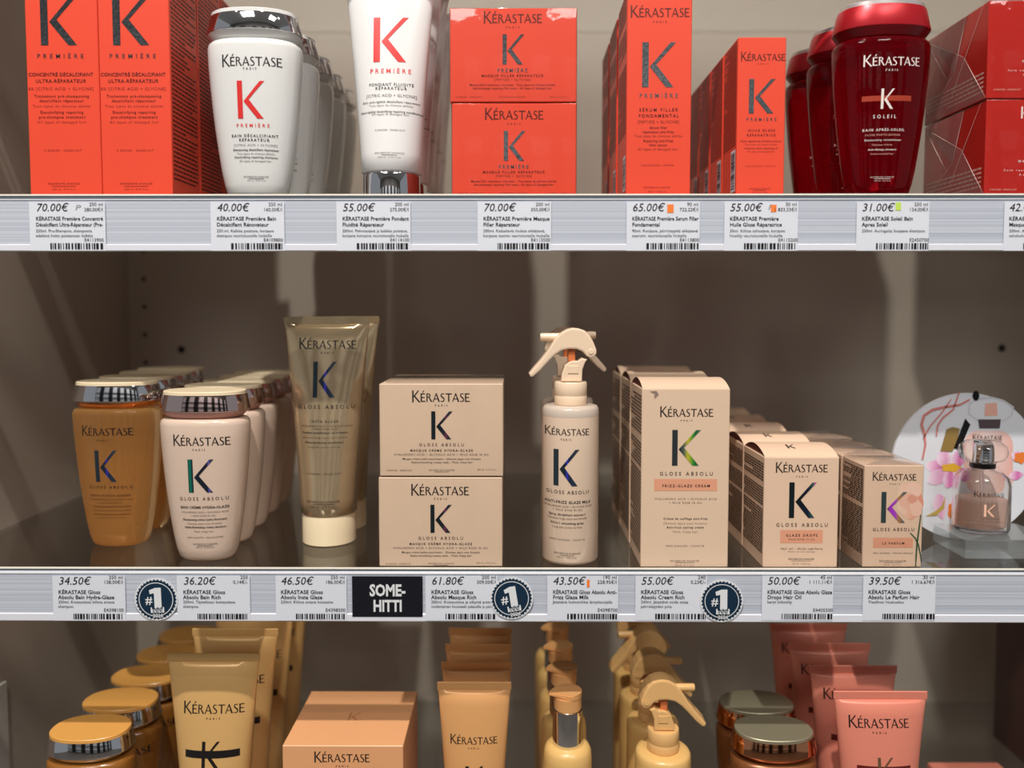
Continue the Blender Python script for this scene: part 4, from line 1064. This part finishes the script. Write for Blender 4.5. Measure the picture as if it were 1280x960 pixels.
obj('stopper', *loft([(0.0546, .0075, .0070, 2), (0.0554, .0130, .0110, 2), (0.0582, .0172, .0146, 2), (0.0627, .0184, .0156, 2), (0.0677, .0172, .0146, 2), (0.0712, .0128, .0108, 2), (0.0724, .0060, .0050, 2)], 44), CLEAR, t, True, sharp=80)
obj('stopper_core', *loft([(0.0557, .0050, .0050, 2), (0.0562, .0058, .0058, 2), (0.0662, .0058, .0058, 2), (0.0668, .0050, .0050, 2)], 28), CHROME, t, True)
C6 = (1100, 470, 3.84)
S = Sheet(t, .0285, front_of(outer), C6, curved=True)
nest(t, 'stopper', 'stopper_core'); S.logo(464, 600, 583); S.mono(502, 552, 618, 676, pmat('peach_ink', (244, 196, 168), .4)); S.text('LE PARFUM', 486, 570, 690, 9, INK); S.text('Hair perfume  Parfum cheveux', 446, 590, 704, 7, INK); S.done()
YD = .0735
cz = at(1207, 583, YD)
rD = cz.z - Z2 - .0002
t = thing('display_disc', 'round white display card with flower and perfume print behind the tester', 'display card', (cz.x, YD, Z2))
vs, fs = loft([(0, rD, rD, 2), (.0025, rD, rD, 2)], 72)
obj('card', [(x, .0025 - z, y + rD + .0002) for x, y, z in vs], fs, DISC_WHITE, t)
S = Sheet(t, YD, lambda x, z: 0, C6)
PETAL = foil('orchid_print', [(0, (248, 232, 242)), (.3, (238, 180, 216)), (.6, (216, 110, 176)), (1, (240, 190, 220))], .5, 0)
PETAL2 = foil('orchid_print_pale', [(0, (246, 226, 240)), (.6, (234, 168, 208)), (1, (250, 234, 244))], .5, 0)
YEL = pmat('yellow_print', (236, 184, 56), .5); ORG = pmat('orange_print', (240, 130, 52), .5)
SPL = pmat('splash_print', (214, 130, 122), .45); PBOT = foil('bottle_print', [(0, (238, 190, 178)), (.5, (244, 220, 214)), (1, (234, 178, 166))], .5, 0); PGREY = pmat('stopper_print', (206, 206, 214), .5); PDK = pmat('dark_print', (84, 70, 74), .5)
PODG = pmat('amber_chip_print', (150, 122, 66), .5); OLV = pmat('bud_print', (196, 170, 80), .5)
layers = {}
def put(e, name, mat, draw):
    s2 = Sheet(t, YD, (lambda ee: (lambda x, z: -ee))(e), C6); draw(s2, name, mat)
    for (part, mn), geos in s2.g.items(): put_print(part, geos, s2.surf, MATS[mn], t, 0)
def rr(x0, x1, y0, y1, r):
    pts = []
    for cx, cy, a0 in ((x1 - r, y0 + r, -90), (x1 - r, y1 - r, 0), (x0 + r, y1 - r, 90), (x0 + r, y0 + r, 180)):
        for i in range(6):
            a = math.radians(a0 + 90 * i / 5); pts.append((cx + r * math.cos(a), cy + r * math.sin(a)))
    return pts
poly = lambda pts: (lambda s, n, m: s.add(n, m, ([s.xz(*p) for p in pts], [tuple(range(len(pts)))])))
put(.0001, 'printed_bottle', PBOT, poly(rr(402, 638, 262, 565, 70))); put(.00015, 'printed_collar', PDK, poly([(470, 208), (580, 208), (574, 252), (476, 252)]))
put(.0002, 'printed_stopper', PGREY, lambda s, n, m: curve(s, n, m, [(470, 215), (425, 180), (430, 130), (480, 108), (540, 104), (590, 118), (640, 150), (630, 190), (585, 220)], 9))
put(.0002, 'printed_stem', pmat('stem_peach_print', (234, 178, 160), .5), poly([(505, 132), (560, 128), (564, 190), (500, 192)]))
def petal(cx, cy, ang, ln, wd):
    a = math.radians(ang); pts = []
    for i in range(25):
        q = i / 12 if i <= 12 else (24 - i) / 12
        w = wd * math.sin(math.pi * q ** 1.25) ** .75 * (1 if i <= 12 else -1) if 0 < q < 1 else 0
        pts.append((cx + ln * q * math.cos(a) - w * math.sin(a), cy - ln * q * math.sin(a) - w * math.cos(a)))
    return poly(pts[:-1])
for i, (cx, cy, an, ln, wd, m) in enumerate(((345, 448, 172, 130, 34, PETAL), (345, 448, 128, 108, 36, PETAL2), (345, 448, 208, 135, 36, PETAL2), (345, 448, 60, 105, 34, PETAL), (345, 448, 255, 95, 30, PETAL), (345, 448, 330, 95, 34, PETAL), (690, 405, 150, 70, 24, PETAL2), (690, 470, 190, 75, 22, PETAL), (300, 690, 100, 130, 36, PETAL2), (330, 690, 70, 110, 26, PETAL2))):
    put(.00022 + i * .000025, 'petal_print', m, petal(cx, cy, an, ln, wd))
put(.0005, 'petal_heart', YEL, lambda s, n, m: blob(s, n, m, 340, 440, 46, 20, 2, .12)); put(.0005, 'petal_heart', ORG, lambda s, n, m: blob(s, n, m, 672, 392, 30, 26, 1, .15)); put(.0005, 'bud_print', OLV, poly([(216, 672), (262, 650), (296, 620), (312, 575), (306, 636), (270, 668)]))
put(.0005, 'bud_print', ORG, lambda s, n, m: blob(s, n, m, 344, 648, 20, 40, 1, .1)); put(.0005, 'amber_chip', PODG, poly([(288, 362), (318, 256), (346, 244), (381, 252), (368, 318), (345, 362)]))
put(.00055, 'vanilla_pod', PDK if 0 else BLACK_PL, poly([(352, 346), (382, 352), (432, 232), (408, 204)])); put(.00055, 'vanilla_pod', BLACK_PL, lambda s, n, m: blob(s, n, m, 459, 94, 16, 24)); 
put(.0006, 'splash_print', SPL, lambda s, n, m: curve(s, n, m, [(202, 400), (216, 330), (212, 280), (198, 232), (210, 190), (250, 162), (310, 148), (380, 138), (430, 112)], 13)); put(.0006, 'splash_print', SPL, lambda s, n, m: curve(s, n, m, [(268, 290), (276, 235), (300, 200), (350, 160), (380, 75)], 9)); put(.0006, 'splash_print', SPL, lambda s, n, m: curve(s, n, m, [(205, 300), (240, 240), (300, 170), (340, 110)], 7))
s2 = Sheet(t, YD, lambda x, z: -.0007, C6); s2.logo(442, 586, 306); s2.done()

# ================================================================== lowest shelf
G = 'gold-lidded shampoo bottles on the lowest shelf'
t, f = bain('gold_lid_bottle', 'front amber bottle with chrome band and flat amber gold lid on the lowest shelf', 'bottle', G, 114, 918, .036, Z3, 1.0, pmat('deep_amber_plastic', (150, 96, 40), .2), CHROME, CHROME, GOLD_LID)
S = Sheet(t, .016, f, (0, 0, 1), curved=True); S.logo(80, 150, 988); S.done()
row(t, 5, .046, behind(5, '# amber gold lidded bottle from the front of its row'), dx=.001)

G = 'satin gold tubes on the lowest shelf'
t, f = tube('gold_tube', 'front satin gold tube with black barred monogram', 'tube', G, 268.5, 900, .033, Z3, .190, .0725, .0222, .024, TUBE_GOLD, IVORY)
S = Sheet(t, .020, f, CI, curved=True); S.logo(806, 1076, 444); S.text('PARIS', 910, 972, 466, 12, INK); S.bar(820, 1060, 598, 630, INK, 'monogram_bar'); S.mono(897, 978, 560, 670, INK); S.text('OLEO-RELAX', 850, 1040, 730, 20, INK, 1) if 0 else None; S.done()
row(t, 4, .049, behind(4, '# satin gold tube from the front of its row'))

G = 'tan mask boxes stacked on the lowest shelf'
def tan_mask(label, zb, ztop, text):
    t = carton('tan_mask_box', label, 'box', G, 353, 504, 0, zb, .004, .0865, TAN_CARD, 940, ztop=ztop)
    S = Sheet(t, .004, lambda x, z: -.0865 / 2, CJ); dy = 0 if text else 240
    S.logo(189, 435, 648 + dy, INK); S.text('PARIS', 283, 340, 668 + dy, 12, INK); S.done()
    h = t['h']
    k = lay_mono(-.0045, -.006, .006)
    obj('top_monogram', [(x, z, h + .0002) for x, z in k[0]], k[1], pmat('tan_gloss_print', (206, 142, 96), .2), t)
    clean(t); return t
zt = at(428, 932, .004).z; zm = (Z3 + zt) / 2
tan_mask('lower tan mask box on the lowest shelf, under another', Z3, zm - .0002, False); tan_mask('top tan mask box on the lowest shelf with a shadow band across its lid', zm, zt, True)

G = 'satin peach gold tubes on the lowest shelf'
t, f = tube('peach_tube', 'front satin peach gold tube in the middle of the lowest shelf', 'tube', G, 593, 900, .030, Z3, .1690, .0575, .0190, .022, TUBE_PEACH, IVORY)
S = Sheet(t, .020, f, CJ, curved=True); S.logo(792, 1002, 573); S.text('PARIS', 872, 920, 590, 10, INK); S.mono(860, 940, 664, 770, INK); S.done()
row(t, 4, .0355, behind(4, '# satin peach gold tube from the front of its row'))

t = pump('pump_bottle', 'front golden pump bottle with chrome sleeve on the lowest shelf', 'bottle', 'golden pump bottles on the lowest shelf', 709.5, 930, .029, Z3)
row(t, 5, .0425, behind(5, '# golden pump bottle from the front of its row'), dx=-.0006)
t, f = spray('golden_spray_bottle', 'front golden trigger spray bottle, its lever reaching down to the right', 'bottle', 'golden trigger spray bottles on the lowest shelf', 829, 900, .026, Z3, GOLD_PL, pmat('golden_trigger_plastic', (228, 180, 118), .3))
t.rotation_euler = (0, 0, math.pi)
for ch in t.children_recursive:
    if ch.name.startswith('pivot_pin'): ch.location = (0, .0166, 0)
    if ch.name.startswith('housing_tab'): ch.location = (0, .0149, 0)
r = row(t, 4, .047, ['second golden trigger spray bottle from the front, lever to the right', 'third golden trigger spray bottle from the front, its nozzle pointing left', 'rearmost golden trigger spray bottle on the lowest shelf'])
r[2].rotation_euler = (0, 0, 0.12)

G = 'bronze bottles with sage lids on the lowest shelf'
t, f = bain('bronze_bottle', 'front bronze bottle with copper band and sage silver lid', 'bottle', G, 966.5, 918, .0375, Z3, 1.0, BRONZE_PL, COPPER, COPPER, SAGE_LID)
row(t, 2, .0425, ['second bronze bottle with a sage silver lid, behind left of the front one'], dx=-.0008)

G = 'coral pink tubes on the lowest shelf'
t, f = tube('pink_tube', 'front coral pink tube on the lowest shelf', 'tube', G, 1099.5, 900, .020, Z3, .1672, .0715, .0222, .022, TUBE_PINK, WHITE_PL)
S = Sheet(t, .008, f, CL, curved=True); S.logo(611, 846, 450); S.text('PARIS', 698, 753, 468, 11, INK); S.bar(634, 842, 588, 612, INK_DKRED, 'monogram_bar'); S.mono(712, 770, 556, 640, pmat('bronze_ink', (120, 96, 70), .35, .4)); S.text('DISCIPLINE', 640, 830, 690, 18, INK_DKRED) if 0 else None; S.done()
row(t, 4, .0445, behind(4, '# coral pink tube from the front of its row'), dx=-.0022)

p = at(1242, 930, .26)
for k, lb in enumerate(('rear dark maroon carton at the right end of the lowest shelf', 'dark maroon carton in front of the rear one at the right edge of the picture')):
    t = thing('maroon_carton', lb, 'carton', (p.x + .034, .231 - k * .064, Z3), 'dark maroon cartons on the lowest shelf')
    box('carton_body', -.034, .034, -.031, .031, .0002, .19, BROWN_CARD, t, .0006)
    box('lid_flap', -.0335, .0335, -.0305, .0305, .1902, .1907, BROWN_CARD, t)
p = at(1160, 953, .15); q = at(1247, 953, .15)
t = thing('coral_box', 'flat coral box low at the right behind the pink tubes', 'box', ((p.x + q.x) / 2, .11, Z3))
hw = (q.x - p.x) / 2; hz = p.z - Z3
box('box_base', -hw, hw, -.04, .04, .0002, hz * .6, TUBE_PINK, t, .0006); box('box_lid', -hw - .0004, hw + .0004, -.0404, .0404, hz * .6 + .0002, hz, TUBE_PINK, t, .0006)

# ================================================================== uppermost shelf: a row of cartons added to shade the back wall
WHITE_CARD = pmat('white_card', (206, 204, 200), .5)
XS = [(-.440, -.366), (-.364, -.306), (-.304, -.252), (-.212, -.150), (-.148, -.084), (-.082, -.024), (.012, .078), (.080, .146), (.148, .212), (.214, .282), (.330, .398), (.400, .470), (.472, .540), (.542, .612)]  # gaps placed to let strips of light through to the back wall
NTH = ['leftmost', 'second', 'third', 'fourth', 'fifth', 'sixth', 'seventh', 'eighth', 'ninth', 'tenth', 'eleventh', 'twelfth', 'thirteenth', 'fourteenth']
for k, (a, b) in enumerate(XS):
    t = thing('added_shade_carton', '%s plain white carton from the left on the uppermost shelf' % NTH[k] if k else 'leftmost plain white carton on the uppermost shelf', 'carton', ((a + b) / 2, .034, Z0), 'plain white cartons on the uppermost shelf')
    w = (b - a) / 2
    box('carton_body', -w, w, -.03, .03, .0002, .152, WHITE_CARD, t, .0006); box('lid_flap', -w + .0005, w - .0005, -.0295, .0295, .1522, .1528, WHITE_CARD, t)

# ================================================================== lamps
def spot(x, y, w):
    t = thing('ceiling_spot', 'black ceiling spotlight above the %s of the aisle' % ('left' if x < -.3 else 'right' if x > .4 else 'middle'), 'lamp', (x, y, CEIL - .12), 'ceiling spotlights above the aisle')
    vs, fs = loft([(0, .035, .035, 2), (.09, .035, .035, 2), (.1, .02, .02, 2)], 24, False, True)
    obj('housing', vs, fs, DARKFIX, t, True); obj('stem', *loft([(.1, .008, .008, 2), (.1195, .008, .008, 2)], 12), DARKFIX, t, True)
    l = bpy.data.lights.new('spot_bulb', 'SPOT'); l.energy = w; l.spot_size = math.radians(75); l.spot_blend = .5; l.shadow_soft_size = .022; l.color = (1, .95, .89)
    o = bpy.data.objects.new('spot_bulb', l); COL.objects.link(o); o.parent = t; o.location = (0, 0, -.006)
    d = Vector((x * .55, .08, -.15)) - Vector((x, y, CEIL - .12)); o.rotation_euler = d.to_track_quat('-Z', 'Y').to_euler()
for s in SPOTS: spot(*s)
def panel(x, y, sx, sy, w):
    t = thing('fill_panel', 'square glowing ceiling panel above the %s of the aisle' % ('left' if x < 0 else 'right'), 'lamp', (x, y, CEIL - .012), 'ceiling light panels')
    box('panel_frame', -sx / 2 - .02, sx / 2 + .02, -sy / 2 - .02, sy / 2 + .02, .001, .0118, STICK_WHITE, t)
    l = bpy.data.lights.new('fill_light', 'AREA'); l.shape = 'RECTANGLE'; l.size = sx; l.size_y = sy; l.energy = w; l.color = (1, .97, .93)
    o = bpy.data.objects.new('fill_light', l); COL.objects.link(o); o.parent = t
for s in FILL_PANELS: panel(*s)
bpy.context.view_layer.update()
